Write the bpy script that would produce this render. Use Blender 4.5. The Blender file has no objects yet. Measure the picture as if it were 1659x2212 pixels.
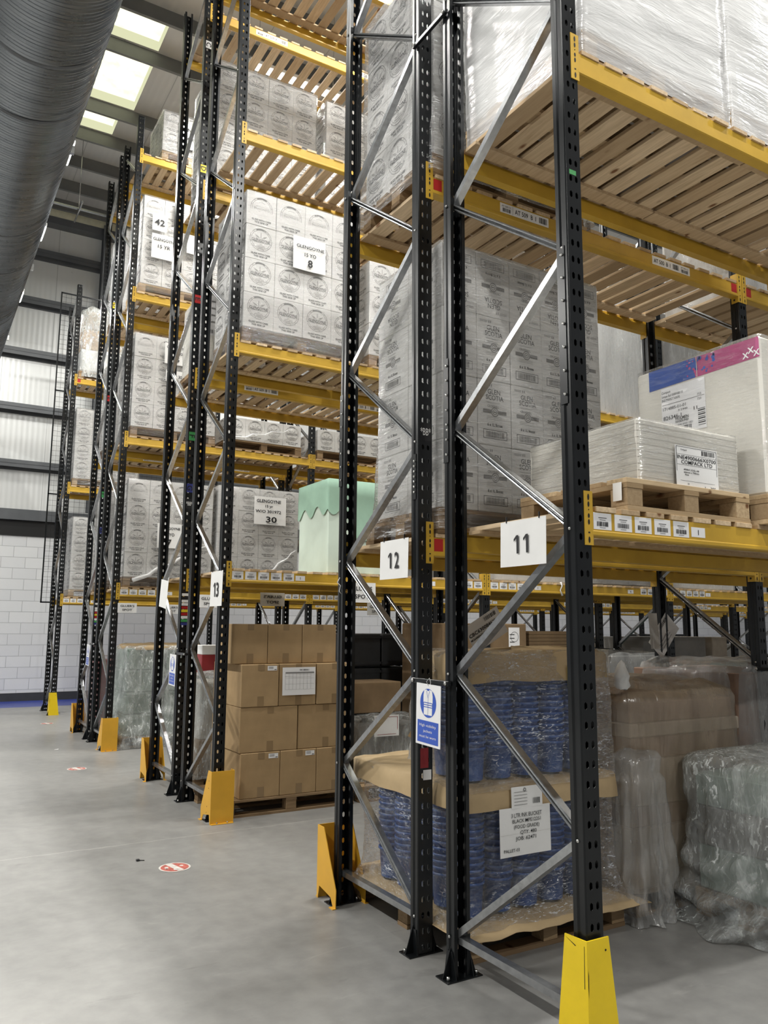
import bpy, bmesh, math, random
from mathutils import Vector, Matrix, noise, Euler
random.seed(7)
sc = bpy.context.scene
COL = sc.collection
# ------------------------------------------------------------------ camera
W_PX, H_PX = 1659, 2212
CAM = (-2.3006, -2.3639, 1.617)
F_PX = 1714.97
cam_d = bpy.data.cameras.new('camera')
cam = bpy.data.objects.new('camera', cam_d); COL.objects.link(cam); sc.camera = cam
Rm = Matrix.Rotation(-0.5334, 3, 'Z') @ Matrix.Rotation(1.7145, 3, 'X') @ Matrix.Rotation(0.0072, 3, 'Z')
cam.matrix_world = Matrix.Translation(CAM) @ Rm.to_4x4()
cam_d.sensor_fit = 'VERTICAL'; cam_d.sensor_height = 24.0
cam_d.lens = F_PX / H_PX * 24.0
cam_d.clip_start = 0.05; cam_d.clip_end = 200
# ------------------------------------------------------------------ world / exposure / lights
wd = bpy.data.worlds.new('world'); sc.world = wd; wd.use_nodes = True
bg = wd.node_tree.nodes['Background']
bg.inputs[0].default_value = (0.97, 0.97, 0.97, 1); bg.inputs[1].default_value = 0.19
sc.view_settings.view_transform = 'Standard'; sc.view_settings.look = 'None'
sc.view_settings.exposure = 0.34; sc.view_settings.gamma = 1.0
sc.view_settings.use_curve_mapping = False
sc.cycles.max_bounces = 8; sc.cycles.transparent_max_bounces = 24
sc.cycles.diffuse_bounces = 4; sc.cycles.glossy_bounces = 4
sc.cycles.use_denoising = True
# batten lamps, those after the first three unseen and added as fill: (x, y, z, length along Y?, power). Each fitting is built in batten_or_fill_light()
AISLE_Y = (3.2, 7.55, 12.0)
BATTENS = [(-0.95, 8.6, 8.05, 'Y', 80), (-0.95, 11.2, 8.05, 'Y', 80), (-0.95, 14.2, 8.05, 'Y', 60),
           (-2.9, -4.0, 9.4, 'Y', 330), (-2.9, 1.0, 9.4, 'Y', 230), (-2.9, 5.4, 9.4, 'Y', 110), (-6.0, -1.5, 7.0, 'Y', 190), (-6.0, 3.0, 7.0, 'Y', 290), (-6.0, 7.5, 7.0, 'Y', 290), (-6.0, 12.0, 7.0, 'Y', 240),
           (1.5, -1.25, 8.8, 'X', 270), (1.0, -6.0, 6.5, 'X', 190), (6.0, -1.25, 8.8, 'X', 60),
           (2.0, 3.2, 9.6, 'X', 300), (7.0, 3.2, 9.6, 'X', 60),
           (2.0, 7.55, 9.6, 'X', 260), (7.0, 7.55, 9.6, 'X', 60), (12.0, 7.55, 9.6, 'X', 50),
           (2.0, 12.0, 9.6, 'X', 190), (7.0, 12.0, 9.6, 'X', 60), (13.0, 12.0, 9.6, 'X', 60), (18.0, 12.0, 9.6, 'X', 60),
           (4.0, 15.4, 9.4, 'X', 110), (12.0, 15.4, 9.4, 'X', 240), (20.0, 15.4, 9.4, 'X', 260)]

# ================================================================== materials
MATS = {}
class NB:
    def __init__(s, name):
        s.m = bpy.data.materials.new(name); s.m.use_nodes = True
        s.t = s.m.node_tree; s.t.nodes.clear(); MATS[name] = s.m
        s.out = s.n('ShaderNodeOutputMaterial')
    def n(s, ty, **kw):
        x = s.t.nodes.new(ty)
        for k, v in kw.items(): setattr(x, k, v)
        return x
    def l(s, a, b): s.t.links.new(a, b)
    def bsdf(s, col=(.5,.5,.5), rough=.5, metal=0.0, spec=.5, **kw):
        b = s.n('ShaderNodeBsdfPrincipled')
        b.inputs['Base Color'].default_value = (*col, 1); b.inputs['Roughness'].default_value = rough
        b.inputs['Metallic'].default_value = metal; b.inputs['Specular IOR Level'].default_value = spec
        for k, v in kw.items(): b.inputs[k].default_value = v
        return b
    def coord(s, scale=(1,1,1), kind='Object', rot=(0,0,0)):
        tc = s.n('ShaderNodeTexCoord'); mp = s.n('ShaderNodeMapping')
        mp.inputs['Scale'].default_value = scale; mp.inputs['Rotation'].default_value = rot
        s.l(tc.outputs[kind], mp.inputs[0]); return mp.outputs[0]
    def noise(s, vec, scale=5, detail=4, rough=.5, dist=0.0):
        x = s.n('ShaderNodeTexNoise'); x.inputs['Scale'].default_value = scale
        x.inputs['Detail'].default_value = detail; x.inputs['Roughness'].default_value = rough
        x.inputs['Distortion'].default_value = dist
        if vec: s.l(vec, x.inputs['Vector'])
        return x.outputs['Fac']
    def ramp(s, fac, stops, interp='LINEAR'):
        r = s.n('ShaderNodeValToRGB'); cr = r.color_ramp; cr.interpolation = interp
        while len(cr.elements) < len(stops): cr.elements.new(.5)
        for e, (p, c) in zip(cr.elements, stops):
            e.position = p; e.color = (*c, 1) if len(c) == 3 else c
        s.l(fac, r.inputs[0]); return r.outputs[0]
    def mix(s, fac, a, b, mode='MIX'):
        m = s.n('ShaderNodeMix', data_type='RGBA', blend_type=mode)
        for i, v in ((0, fac), (6, a), (7, b)):
            if hasattr(v, 'default_value') or hasattr(v, 'links'): s.l(v, m.inputs[i])
            elif isinstance(v, (int, float)): m.inputs[i].default_value = v
            else: m.inputs[i].default_value = (*v, 1)
        return m.outputs[2]
    def math(s, op, a, b=None):
        m = s.n('ShaderNodeMath', operation=op)
        for i, v in enumerate((a, b)):
            if v is None: continue
            if isinstance(v, (int, float)): m.inputs[i].default_value = v
            else: s.l(v, m.inputs[i])
        return m.outputs[0]
    def bump(s, h, strength=.3, dist=.01):
        b = s.n('ShaderNodeBump'); b.inputs['Strength'].default_value = strength
        b.inputs['Distance'].default_value = dist; s.l(h, b.inputs['Height']); return b.outputs[0]
    def end(s, sh): s.l(sh.outputs[0] if hasattr(sh, 'outputs') else sh, s.out.inputs[0]); return s.m

def simple(name, col, rough=.5, metal=0., spec=.5, var=0.06, scale=8, bump=0.0):
    b = NB(name); p = b.bsdf(col, rough, metal, spec)
    v = b.coord(); nz = b.noise(v, scale, 5, .6)
    dk = tuple(max(0, c * (1 - var * 2)) for c in col); lt = tuple(min(1, c * (1 + var)) for c in col)
    b.l(b.ramp(nz, [(.3, dk), (.7, lt)]), p.inputs['Base Color'])
    if bump: b.l(b.bump(nz, bump), p.inputs['Normal'])
    return b.end(p)

def emis(name, col, st):
    b = NB(name); e = b.n('ShaderNodeEmission'); e.inputs[0].default_value = (*col, 1); e.inputs[1].default_value = st
    return b.end(e)

simple('black_steel', (.009, .0105, .012), .28, 0, .40, .25, 3)
simple('yellow_beam', (.56, .345, .035), .42, 0, .5, .08, 3)
simple('guard_orange', (.76, .41, .035), .42, 0, .5, .05, 4)
simple('guard_yellow', (.88, .63, .012), .40, 0, .5, .05, 4)
simple('galv', (.40, .41, .42), .26, .9, .5, .12, 30)
simple('bolt', (.6, .6, .58), .25, .9)
simple('dark_hole', (.006, .006, .006), .8)
simple('print_grey', (.21, .207, .203), .7)
simple('print_soft', (.40, .395, .385), .7)
simple('print_dark', (.07, .07, .07), .7)
simple('ink', (.012, .012, .014), .6)
simple('paper', (.83, .83, .82), .6, 0, .3, .02)
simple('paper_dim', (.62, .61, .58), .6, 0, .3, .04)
simple('label_white', (.85, .85, .86), .35, 0, .5, .01)
simple('red_tag', (.42, .012, .012), .5)
simple('sign_blue', (.035, .10, .50), .3, 0, .5, .02)
simple('wall_rail', (.115, .122, .13), .5, 0, .4, .1, 2)
simple('purlin', (.15, .155, .15), .5, 0, .4, .08, 2)
simple('skirting', (.045, .047, .05), .6)
simple('black_band', (.008, .008, .008), .7)
simple('cream_trim', (.72, .71, .55), .6)
simple('tie', (.75, .75, .75), .4)
simple('tape', (.28, .19, .10), .25, 0, .6, .02)
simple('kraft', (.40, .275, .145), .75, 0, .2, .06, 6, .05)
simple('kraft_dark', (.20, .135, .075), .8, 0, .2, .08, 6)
simple('kraft_paper', (.50, .37, .21), .6, 0, .3, .07, 4, .1)
simple('carton_edge', (.55, .53, .50), .7)
simple('grey_board', (.26, .25, .235), .7, 0, .2, .12, 3)
simple('charcoal_plastic', (.035, .037, .04), .45, 0, .4)
simple('blue_plastic', (.013, .08, .31), .28, 0, .6, .1, 5)
simple('crate_green', (.36, .44, .39), .45, 0, .4, .06)
simple('red_plastic', (.30, .025, .03), .45)
simple('pink_wrap', (.50, .36, .36), .4)
simple('brown_load', (.24, .15, .105), .6, 0, .3, .15, 4)
simple('beige_load', (.42, .36, .29), .6, 0, .3, .1, 4)
simple('teal_cloth', (.16, .23, .21), .5)
simple('green_cloth', (.36, .55, .43), .8, 0, .2, .07, 3)
simple('green_pale', (.60, .70, .61), .8, 0, .2, .04, 3)
simple('white_load', (.80, .80, .79), .45, 0, .4, .03, 2)
simple('cream_load', (.76, .74, .68), .5, 0, .4, .03, 2)
simple('magenta_print', (.50, .085, .24), .35, 0, .5, .08, 9)
simple('blue_print', (.055, .12, .42), .35, 0, .5, .05, 9)
simple('sticker_red', (.52, .14, .11), .6, 0, .3, .25, 25)
simple('sticker_white', (.66, .62, .58), .6, 0, .3, .15, 25)
simple('yellow_label', (.72, .68, .10), .5)
simple('green_tag', (.06, .35, .10), .5)
simple('orange_tag', (.75, .33, .03), .5)
simple('yellow_tag', (.80, .60, .02), .5)
simple('navy_tag', (.03, .04, .22), .5)
emis('lamp_glow', (1, .99, .95), 9.0)

def mk_skylight():
    b = NB('skylight_glow'); v = b.coord(); nz = b.noise(v, 2.2, 4, .55)
    col = b.ramp(nz, [(.38, (.80, .80, .50)), (.52, (.95, .94, .66))], 'LINEAR')
    e = b.n('ShaderNodeEmission'); b.l(col, e.inputs[0]); e.inputs[1].default_value = 1.35
    return b.end(e)
mk_skylight()
emis('skylight_kerb', (.80, .81, .52), .75)

def mk_wood(name, lo, hi, rough=.7, grain=(40, 3, 40), tint=.22):
    b = NB(name); p = b.bsdf(hi, rough, 0, .25)
    g = b.n('ShaderNodeNewGeometry')
    oi = b.n('ShaderNodeObjectInfo')
    r = b.math('FRACT', b.math('ADD', g.outputs['Random Per Island'], oi.outputs['Random']))
    base = b.ramp(r, [(0, tuple(c * (1 - tint) for c in lo)), (.25, lo), (.7, hi), (1, tuple(min(1, c * 1.12) for c in hi))])
    tc = b.n('ShaderNodeTexCoord'); mp = b.n('ShaderNodeMapping'); mp.inputs['Scale'].default_value = grain
    va = b.n('ShaderNodeVectorMath', operation='ADD'); b.l(tc.outputs['Object'], va.inputs[0])
    cb = b.n('ShaderNodeCombineXYZ'); b.l(b.math('MULTIPLY', r, 31), cb.inputs[0]); b.l(b.math('MULTIPLY', r, 17), cb.inputs[1])
    b.l(cb.outputs[0], va.inputs[1]); b.l(va.outputs[0], mp.inputs[0])
    n1 = b.noise(mp.outputs[0], 1.2, 5, .6, .6)
    c = b.mix(b.ramp(n1, [(.35, (0, 0, 0)), (.7, (1, 1, 1))]), base, (lo[0] * .62, lo[1] * .56, lo[2] * .5))
    c = b.mix(.55, base, c)
    mp2 = b.n('ShaderNodeMapping'); mp2.inputs['Scale'].default_value = (9, 4, 9); b.l(va.outputs[0], mp2.inputs[0])
    vo = b.n('ShaderNodeTexVoronoi'); b.l(mp2.outputs[0], vo.inputs['Vector']); vo.inputs['Scale'].default_value = .8
    kn = b.ramp(vo.outputs['Distance'], [(.06, (1, 1, 1)), (.13, (0, 0, 0))])
    c = b.mix(kn, c, (lo[0] * .35, lo[1] * .22, lo[2] * .15))
    b.l(c, p.inputs['Base Color']); b.l(b.bump(n1, .15, .004), p.inputs['Normal'])
    return b.end(p)
mk_wood('deck_wood', (.52, .38, .23), (.68, .53, .35))
mk_wood('pallet_wood', (.42, .30, .17), (.58, .44, .27), grain=(3, 40, 40))
mk_wood('pallet_old', (.24, .16, .09), (.36, .25, .14), grain=(3, 40, 40))
mk_wood('chip_block', (.40, .29, .17), (.48, .36, .22), grain=(60, 60, 60), tint=.1)

def mk_floor():
    b = NB('floor_paint'); v = b.coord()
    n1 = b.noise(v, .55, 6, .62); n2 = b.noise(v, 9, 4, .6); n3 = b.noise(b.coord((1.2, 4.5, 1), rot=(0, 0, .35)), 2.2, 7, .7, .8)
    c = b.ramp(n1, [(.3, (.205, .203, .197)), (.5, (.255, .253, .245)), (.72, (.30, .297, .285))])
    c = b.mix(.25, c, b.ramp(n2, [(.35, (.18, .176, .172)), (.65, (.33, .325, .31))]))
    c = b.mix(b.ramp(n3, [(.60, (0, 0, 0)), (.72, (.45, .45, .45))]), c, (.36, .352, .336))
    c = b.mix(b.ramp(n3, [(.28, (.5, .5, .5)), (.38, (0, 0, 0))]), c, (.16, .155, .15))
    # blue walkway along the far wall and the pale construction joints
    sx = b.n('ShaderNodeSeparateXYZ'); tc = b.n('ShaderNodeTexCoord'); b.l(tc.outputs['Object'], sx.inputs[0])
    wob = b.math('MULTIPLY', b.math('SUBTRACT', n2, .5), .05)
    yy = b.math('ADD', sx.outputs[1], wob)
    blue = b.math('GREATER_THAN', yy, 15.05)
    c = b.mix(blue, c, (.035, .055, .27))
    for jy in (3.95, 10.2, -2.4):
        j = b.math('LESS_THAN', b.math('ABSOLUTE', b.math('SUBTRACT', yy, jy)), .006)
        c = b.mix(b.math('MULTIPLY', j, .45), c, (.50, .49, .46))
    p = b.bsdf((.3, .3, .3), .38, 0, .42); b.l(c, p.inputs['Base Color'])
    b.l(b.ramp(n1, [(.3, (.30, .30, .30)), (.7, (.5, .5, .5))]), p.inputs['Roughness'])
    b.l(b.bump(n2, .08, .003), p.inputs['Normal'])
    return b.end(p)
mk_floor()

def mk_blocks():
    b = NB('painted_blocks'); tc = b.n('ShaderNodeTexCoord'); sx = b.n('ShaderNodeSeparateXYZ'); b.l(tc.outputs['Object'], sx.inputs[0])
    cb = b.n('ShaderNodeCombineXYZ'); b.l(sx.outputs[0], cb.inputs[0]); b.l(sx.outputs[2], cb.inputs[1])
    br = b.n('ShaderNodeTexBrick'); b.l(cb.outputs[0], br.inputs['Vector'])
    br.inputs['Scale'].default_value = 1.0; br.inputs['Brick Width'].default_value = .48; br.inputs['Row Height'].default_value = .235
    br.inputs['Mortar Size'].default_value = .006; br.inputs['Mortar Smooth'].default_value = .3
    br.inputs['Color1'].default_value = (.76, .77, .77, 1); br.inputs['Color2'].default_value = (.70, .71, .72, 1)
    br.inputs['Mortar'].default_value = (.52, .53, .54, 1)
    p = b.bsdf((.7, .7, .7), .55, 0, .3); b.l(br.outputs['Color'], p.inputs['Base Color'])
    h = b.math('SUBTRACT', b.math('MULTIPLY', b.noise(b.coord(), 14, 4), .25), br.outputs['Fac'])
    b.l(b.bump(h, .7, .012), p.inputs['Normal']); return b.end(p)
mk_blocks()

def mk_clad(name, col, seam=1.0, rib=.11, flip=False):
    b = NB(name); tc = b.n('ShaderNodeTexCoord'); sx = b.n('ShaderNodeSeparateXYZ'); b.l(tc.outputs['Object'], sx.inputs[0])
    x = sx.outputs[0]
    fr = b.math('FRACT', b.math('MULTIPLY', x, 1 / seam))
    s = b.math('LESS_THAN', fr, .012)
    rb = b.math('SINE', b.math('MULTIPLY', x, 6.283 / rib))
    c = b.mix(s, col, tuple(v * .6 for v in col))
    p = b.bsdf(col, .38, .1, .5); b.l(c, p.inputs['Base Color'])
    b.l(b.bump(rb, .18, .006), p.inputs['Normal']); return b.end(p)
mk_clad('wall_cladding', (.70, .71, .70)); mk_clad('roof_liner', (.50, .50, .48), 1.0)

def mk_duct():
    b = NB('duct_steel'); tc = b.n('ShaderNodeTexCoord')
    nz = b.noise(b.coord((.6, 3, .6)), 3, 5, .6)
    p = b.bsdf((.36, .38, .40), .33, .92, .5)
    b.l(b.ramp(nz, [(.3, (.17, .185, .20)), (.7, (.25, .265, .28))]), p.inputs['Base Color'])
    b.l(b.ramp(nz, [(.3, (.24, .24, .24)), (.7, (.34, .34, .34))]), p.inputs['Roughness'])
    return b.end(p)
mk_duct()

def mk_carton():
    b = NB('white_carton'); p = b.bsdf((.68, .67, .65), .55, 0, .3)
    nz = b.noise(b.coord((1, 1, 9)), 4, 4); b.l(b.ramp(nz, [(.3, (.62, .615, .60)), (.7, (.71, .705, .69))]), p.inputs['Base Color'])
    return b.end(p)
mk_carton()

def mk_film(name, milk0, milk1, gloss=.5, tint=(.90, .91, .92), rough=.10, stretch=(3, 3, 26), rot=(.5, .22, 0), bump=.6, scale=1.6, pw=(.48, .70), crease=0.0, cscale=9, gmin=.03, fold_glint=0.0, fth=(.60, .66)):
    """clear plastic film: a thin milky veil in folded streaks, white fold lines painted in as glints, plus a sharp sheen on the wrinkles"""
    b = NB(name); v = b.coord(stretch, rot=rot)
    n1 = b.noise(v, scale, 5, .62, .8); n2 = b.noise(b.coord(), 1.7, 3, .5)
    n3 = b.noise(b.coord((stretch[0]*3, stretch[1]*3, stretch[2]*2), rot=rot), scale, 3, .6, 1.2)
    h = b.math('ADD', n1, b.math('MULTIPLY', n3, .5))
    f = b.ramp(n1, [(pw[0], (milk0,) * 3), (pw[1], (milk1,) * 3)])
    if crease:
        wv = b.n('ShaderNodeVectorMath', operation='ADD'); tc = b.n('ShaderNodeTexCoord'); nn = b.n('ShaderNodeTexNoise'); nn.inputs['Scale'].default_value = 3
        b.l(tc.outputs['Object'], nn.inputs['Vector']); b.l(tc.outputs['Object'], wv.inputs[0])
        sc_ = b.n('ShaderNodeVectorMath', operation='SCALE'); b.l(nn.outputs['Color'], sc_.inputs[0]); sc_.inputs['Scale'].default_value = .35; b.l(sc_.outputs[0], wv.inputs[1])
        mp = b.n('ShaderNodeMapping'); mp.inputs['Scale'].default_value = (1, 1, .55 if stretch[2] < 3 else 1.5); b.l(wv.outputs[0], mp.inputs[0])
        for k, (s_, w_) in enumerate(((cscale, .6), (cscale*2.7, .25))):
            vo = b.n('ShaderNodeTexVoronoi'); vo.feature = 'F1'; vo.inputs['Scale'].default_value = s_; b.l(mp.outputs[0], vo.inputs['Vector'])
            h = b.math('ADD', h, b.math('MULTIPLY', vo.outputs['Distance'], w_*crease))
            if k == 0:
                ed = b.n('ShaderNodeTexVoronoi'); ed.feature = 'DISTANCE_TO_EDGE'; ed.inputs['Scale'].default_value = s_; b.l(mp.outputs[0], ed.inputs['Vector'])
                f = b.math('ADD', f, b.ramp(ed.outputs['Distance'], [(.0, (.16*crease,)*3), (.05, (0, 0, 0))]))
    f = b.math('MULTIPLY', f, b.math('ADD', .55, b.math('MULTIPLY', n2, .9)))
    if fold_glint:
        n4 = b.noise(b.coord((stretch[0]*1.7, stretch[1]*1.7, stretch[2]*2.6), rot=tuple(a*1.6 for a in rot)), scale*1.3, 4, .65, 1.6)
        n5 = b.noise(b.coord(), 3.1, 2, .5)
        fm = b.math('MULTIPLY', b.ramp(n4, [(fth[0], (0, 0, 0)), (fth[1], (fold_glint,)*3)]), b.ramp(n5, [(.42, (.15, .15, .15)), (.62, (1, 1, 1))]))  # dense film folds drawn as white lines, standing in for light glints
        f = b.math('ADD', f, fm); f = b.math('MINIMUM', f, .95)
    nrm = b.bump(h, bump, .03)
    tr = b.n('ShaderNodeBsdfTransparent'); tr.inputs[0].default_value = (.99, .99, .99, 1)
    df = b.n('ShaderNodeBsdfDiffuse'); df.inputs[0].default_value = (*tint, 1); b.l(nrm, df.inputs['Normal'])
    gl = b.n('ShaderNodeBsdfGlossy'); gl.inputs['Roughness'].default_value = rough; gl.inputs[0].default_value = (1, 1, 1, 1); b.l(nrm, gl.inputs['Normal'])
    m1 = b.n('ShaderNodeMixShader'); b.l(f, m1.inputs[0]); b.l(tr.outputs[0], m1.inputs[1]); b.l(df.outputs[0], m1.inputs[2])
    lw = b.n('ShaderNodeLayerWeight'); lw.inputs['Blend'].default_value = .35; b.l(nrm, lw.inputs['Normal'])
    gf = b.math('ADD', gmin, b.math('MULTIPLY', lw.outputs['Fresnel'], gloss))
    m2 = b.n('ShaderNodeMixShader'); b.l(gf, m2.inputs[0]); b.l(m1.outputs[0], m2.inputs[1]); b.l(gl.outputs[0], m2.inputs[2])
    return b.end(m2)
mk_film('film_clear', .01, .12, .35, fold_glint=.40)
mk_film('film_streaky', .02, .20, .60, stretch=(2.4, 2.4, 20), bump=.8, rough=.14, fold_glint=.75, fth=(.57, .63))
mk_film('film_white', .45, .70, .5, (.95, .95, .95), .16, (1.0, 1.0, 8), bump=.35, scale=1.1, fold_glint=.4)
mk_film('film_crinkle', .02, .14, .35, (.85, .90, .97), .07, (4, 4, 11), (.5, .3, .2), 1.0, 2.0, crease=.5, cscale=12, fold_glint=.60, fth=(.56, .64), gmin=.06)
mk_film('poly_sheet', .18, .40, .5, (.62, .63, .62), .15, (5, 5, 1.2), (0, 0, 0), .55, 1.3, (.4, .7), crease=.35, cscale=6, fold_glint=.3)
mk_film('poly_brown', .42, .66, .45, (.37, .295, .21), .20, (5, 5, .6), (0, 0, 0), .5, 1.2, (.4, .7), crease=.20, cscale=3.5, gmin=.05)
mk_film('poly_bright', .18, .50, .6, (.80, .84, .83), .12, (6, 6, 1.6), (0, 0, 0), .8, 1.6, (.42, .70), crease=.6, cscale=7, fold_glint=.75, fth=(.57, .62), gmin=.05)

# ================================================================== mesh builder
_txt = {}
def text_geo(s, bold=0.0):
    k = (s, bold)
    if k in _txt: return _txt[k]
    c = bpy.data.curves.new('t', 'FONT'); c.body = s; c.size = 1; c.align_x = 'CENTER'; c.resolution_u = 2; c.offset = bold
    o = bpy.data.objects.new('t', c); COL.objects.link(o)
    dg = bpy.context.evaluated_depsgraph_get(); dg.update()
    me = o.evaluated_get(dg).to_mesh()
    vs = [(v.co.x, v.co.y) for v in me.vertices]; fs = [tuple(p.vertices) for p in me.polygons]
    # face orientation towards +z
    fs2 = []
    for f in fs:
        a = sum(vs[f[i]][0] * vs[f[(i + 1) % len(f)]][1] - vs[f[(i + 1) % len(f)]][0] * vs[f[i]][1] for i in range(len(f)))
        fs2.append(f if a > 0 else f[::-1])
    o.evaluated_get(dg).to_mesh_clear()
    bpy.data.objects.remove(o); bpy.data.curves.remove(c)
    _txt[k] = (vs, fs2); return _txt[k]

class MB:
    def __init__(s): s.v = []; s.f = []; s.m = []; s.sm = []; s.mats = []
    def mi(s, m):
        if m not in s.mats: s.mats.append(m)
        return s.mats.index(m)
    def add(s, vs, fs, m, smooth=False):
        o = len(s.v); s.v += [tuple(p) for p in vs]; k = s.mi(m)
        for f in fs: s.f.append(tuple(i + o for i in f)); s.m.append(k); s.sm.append(smooth)
        return s
    def box(s, x0, x1, y0, y1, z0, z1, m, c=0.0, T=None):
        if c <= 0:
            vs = [(x, y, z) for x in (x0, x1) for y in (y0, y1) for z in (z0, z1)]
            fs = [(0,1,3,2),(4,6,7,5),(0,4,5,1),(2,3,7,6),(0,2,6,4),(1,5,7,3)]
        else:
            vs = []; idx = {}
            X, Y, Z = (x0, x1), (y0, y1), (z0, z1)
            for i in (0,1):
                for j in (0,1):
                    for k in (0,1):
                        sx, sy, sz = 1-2*i, 1-2*j, 1-2*k
                        for a, d in (('x', (0, sy*c, sz*c)), ('y', (sx*c, 0, sz*c)), ('z', (sx*c, sy*c, 0))):
                            idx[i,j,k,a] = len(vs); vs.append((X[i]+d[0], Y[j]+d[1], Z[k]+d[2]))
            fs = []
            for i in (0,1):
                q = [idx[i,0,0,'x'], idx[i,1,0,'x'], idx[i,1,1,'x'], idx[i,0,1,'x']]; fs.append(q if i else q[::-1])
                q = [idx[0,i,0,'y'], idx[1,i,0,'y'], idx[1,i,1,'y'], idx[0,i,1,'y']]; fs.append(q[::-1] if i else q)
                q = [idx[0,0,i,'z'], idx[1,0,i,'z'], idx[1,1,i,'z'], idx[0,1,i,'z']]; fs.append(q if i else q[::-1])
            def quad(q, n):
                a, b_, c_ = (Vector(vs[q[0]]), Vector(vs[q[1]]), Vector(vs[q[2]]))
                if (b_-a).cross(c_-b_).dot(Vector(n)) < 0: q = q[::-1]
                fs.append(q)
            for i in (0,1):
                for j in (0,1):
                    quad([idx[i,j,0,'x'], idx[i,j,1,'x'], idx[i,j,1,'y'], idx[i,j,0,'y']], (2*i-1, 2*j-1, 0))
                    quad([idx[i,0,j,'x'], idx[i,1,j,'x'], idx[i,1,j,'z'], idx[i,0,j,'z']], (2*i-1, 0, 2*j-1))
                    quad([idx[0,i,j,'y'], idx[1,i,j,'y'], idx[1,i,j,'z'], idx[0,i,j,'z']], (0, 2*i-1, 2*j-1))
            for i in (0,1):
                for j in (0,1):
                    for k in (0,1): quad([idx[i,j,k,'x'], idx[i,j,k,'y'], idx[i,j,k,'z']], (2*i-1, 2*j-1, 2*k-1))
        if T: vs = [tuple(T @ Vector(p)) for p in vs]
        return s.add(vs, fs, m)
    def prism(s, poly, axis, a0, a1, m, T=None):
        """poly: 2-D outline; axis 0: (y,z) along x, 1: (x,z) along y, 2: (x,y) along z"""
        n = len(poly)
        def P(p, a): return {0: (a, p[0], p[1]), 1: (p[0], a, p[1]), 2: (p[0], p[1], a)}[axis]
        vs = [P(p, a0) for p in poly] + [P(p, a1) for p in poly]
        fs = [(i, (i+1) % n, n+(i+1) % n, n+i) for i in range(n)] + [tuple(range(n))[::-1], tuple(range(n, 2*n))]
        area = sum(poly[i][0]*poly[(i+1) % n][1]-poly[(i+1) % n][0]*poly[i][1] for i in range(n))
        if (area < 0) != (axis == 1): fs = [f[::-1] for f in fs]
        if T: vs = [tuple(T @ Vector(p)) for p in vs]
        return s.add(vs, fs, m)
    def tube(s, pts, r, m, n=8, closed=False, cap=True):
        vs = []; fs = []; P = [Vector(p) for p in pts]; N = len(P)
        up = None
        for i, p in enumerate(P):
            d = (P[min(i+1, N-1)] - P[max(i-1, 0)]).normalized()
            u = d.orthogonal().normalized() if up is None else (up - d*up.dot(d)).normalized()
            up = u; w = d.cross(u); rr = r[i] if isinstance(r, (list, tuple)) else r
            for k in range(n):
                a = 2*math.pi*k/n; vs.append(p + (u*math.cos(a)+w*math.sin(a))*rr)
        for i in range(N-1):
            for k in range(n): fs.append((i*n+k, i*n+(k+1) % n, (i+1)*n+(k+1) % n, (i+1)*n+k))
        if cap: fs += [tuple(range(n))[::-1], tuple(range((N-1)*n, N*n))]
        return s.add(vs, fs, m, True)
    def lathe(s, prof, m, n=20, c=(0,0,0), cap=False):
        vs = []; fs = []
        for r, z in prof:
            for k in range(n):
                a = 2*math.pi*k/n; vs.append((c[0]+r*math.cos(a), c[1]+r*math.sin(a), c[2]+z))
        for i in range(len(prof)-1):
            for k in range(n): fs.append((i*n+k, i*n+(k+1) % n, (i+1)*n+(k+1) % n, (i+1)*n+k))
        if cap: fs += [tuple(range(n))[::-1], tuple(range((len(prof)-1)*n, len(prof)*n))]
        return s.add(vs, fs, m, True)
    # ---- flat print on a face; fr = (origin, xdir, up), local 2-D coordinates in metres
    def flat(s, fr, poly, m, lift=.0008):
        o, x, u = (Vector(a) for a in fr); n = x.cross(u)
        a = sum(poly[i][0]*poly[(i+1) % len(poly)][1]-poly[(i+1) % len(poly)][0]*poly[i][1] for i in range(len(poly)))
        if a < 0: poly = poly[::-1]
        return s.add([o + x*p[0] + u*p[1] + n*lift for p in poly], [tuple(range(len(poly)))], m)
    def frect(s, fr, x0, x1, y0, y1, m, lift=.0008): return s.flat(fr, [(x0,y0),(x1,y0),(x1,y1),(x0,y1)], m, lift)
    def ring(s, fr, cx, cy, r0, r1, m, a0=0, a1=360, n=40, lift=.0008):
        o, x, u = (Vector(a) for a in fr); nn = x.cross(u); vs = []; fs = []
        for i in range(n+1):
            a = math.radians(a0+(a1-a0)*i/n)
            for r in (r0, r1): vs.append(o + x*(cx+r*math.cos(a)) + u*(cy+r*math.sin(a)) + nn*lift)
        for i in range(n): fs.append((2*i, 2*i+1, 2*i+3, 2*i+2))
        return s.add(vs, fs, m)
    def disc(s, fr, cx, cy, r, m, n=28, lift=.0008, ry=None):
        ry = ry or r
        return s.flat(fr, [(cx+r*math.cos(2*math.pi*i/n), cy+ry*math.sin(2*math.pi*i/n)) for i in range(n)], m, lift)
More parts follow.
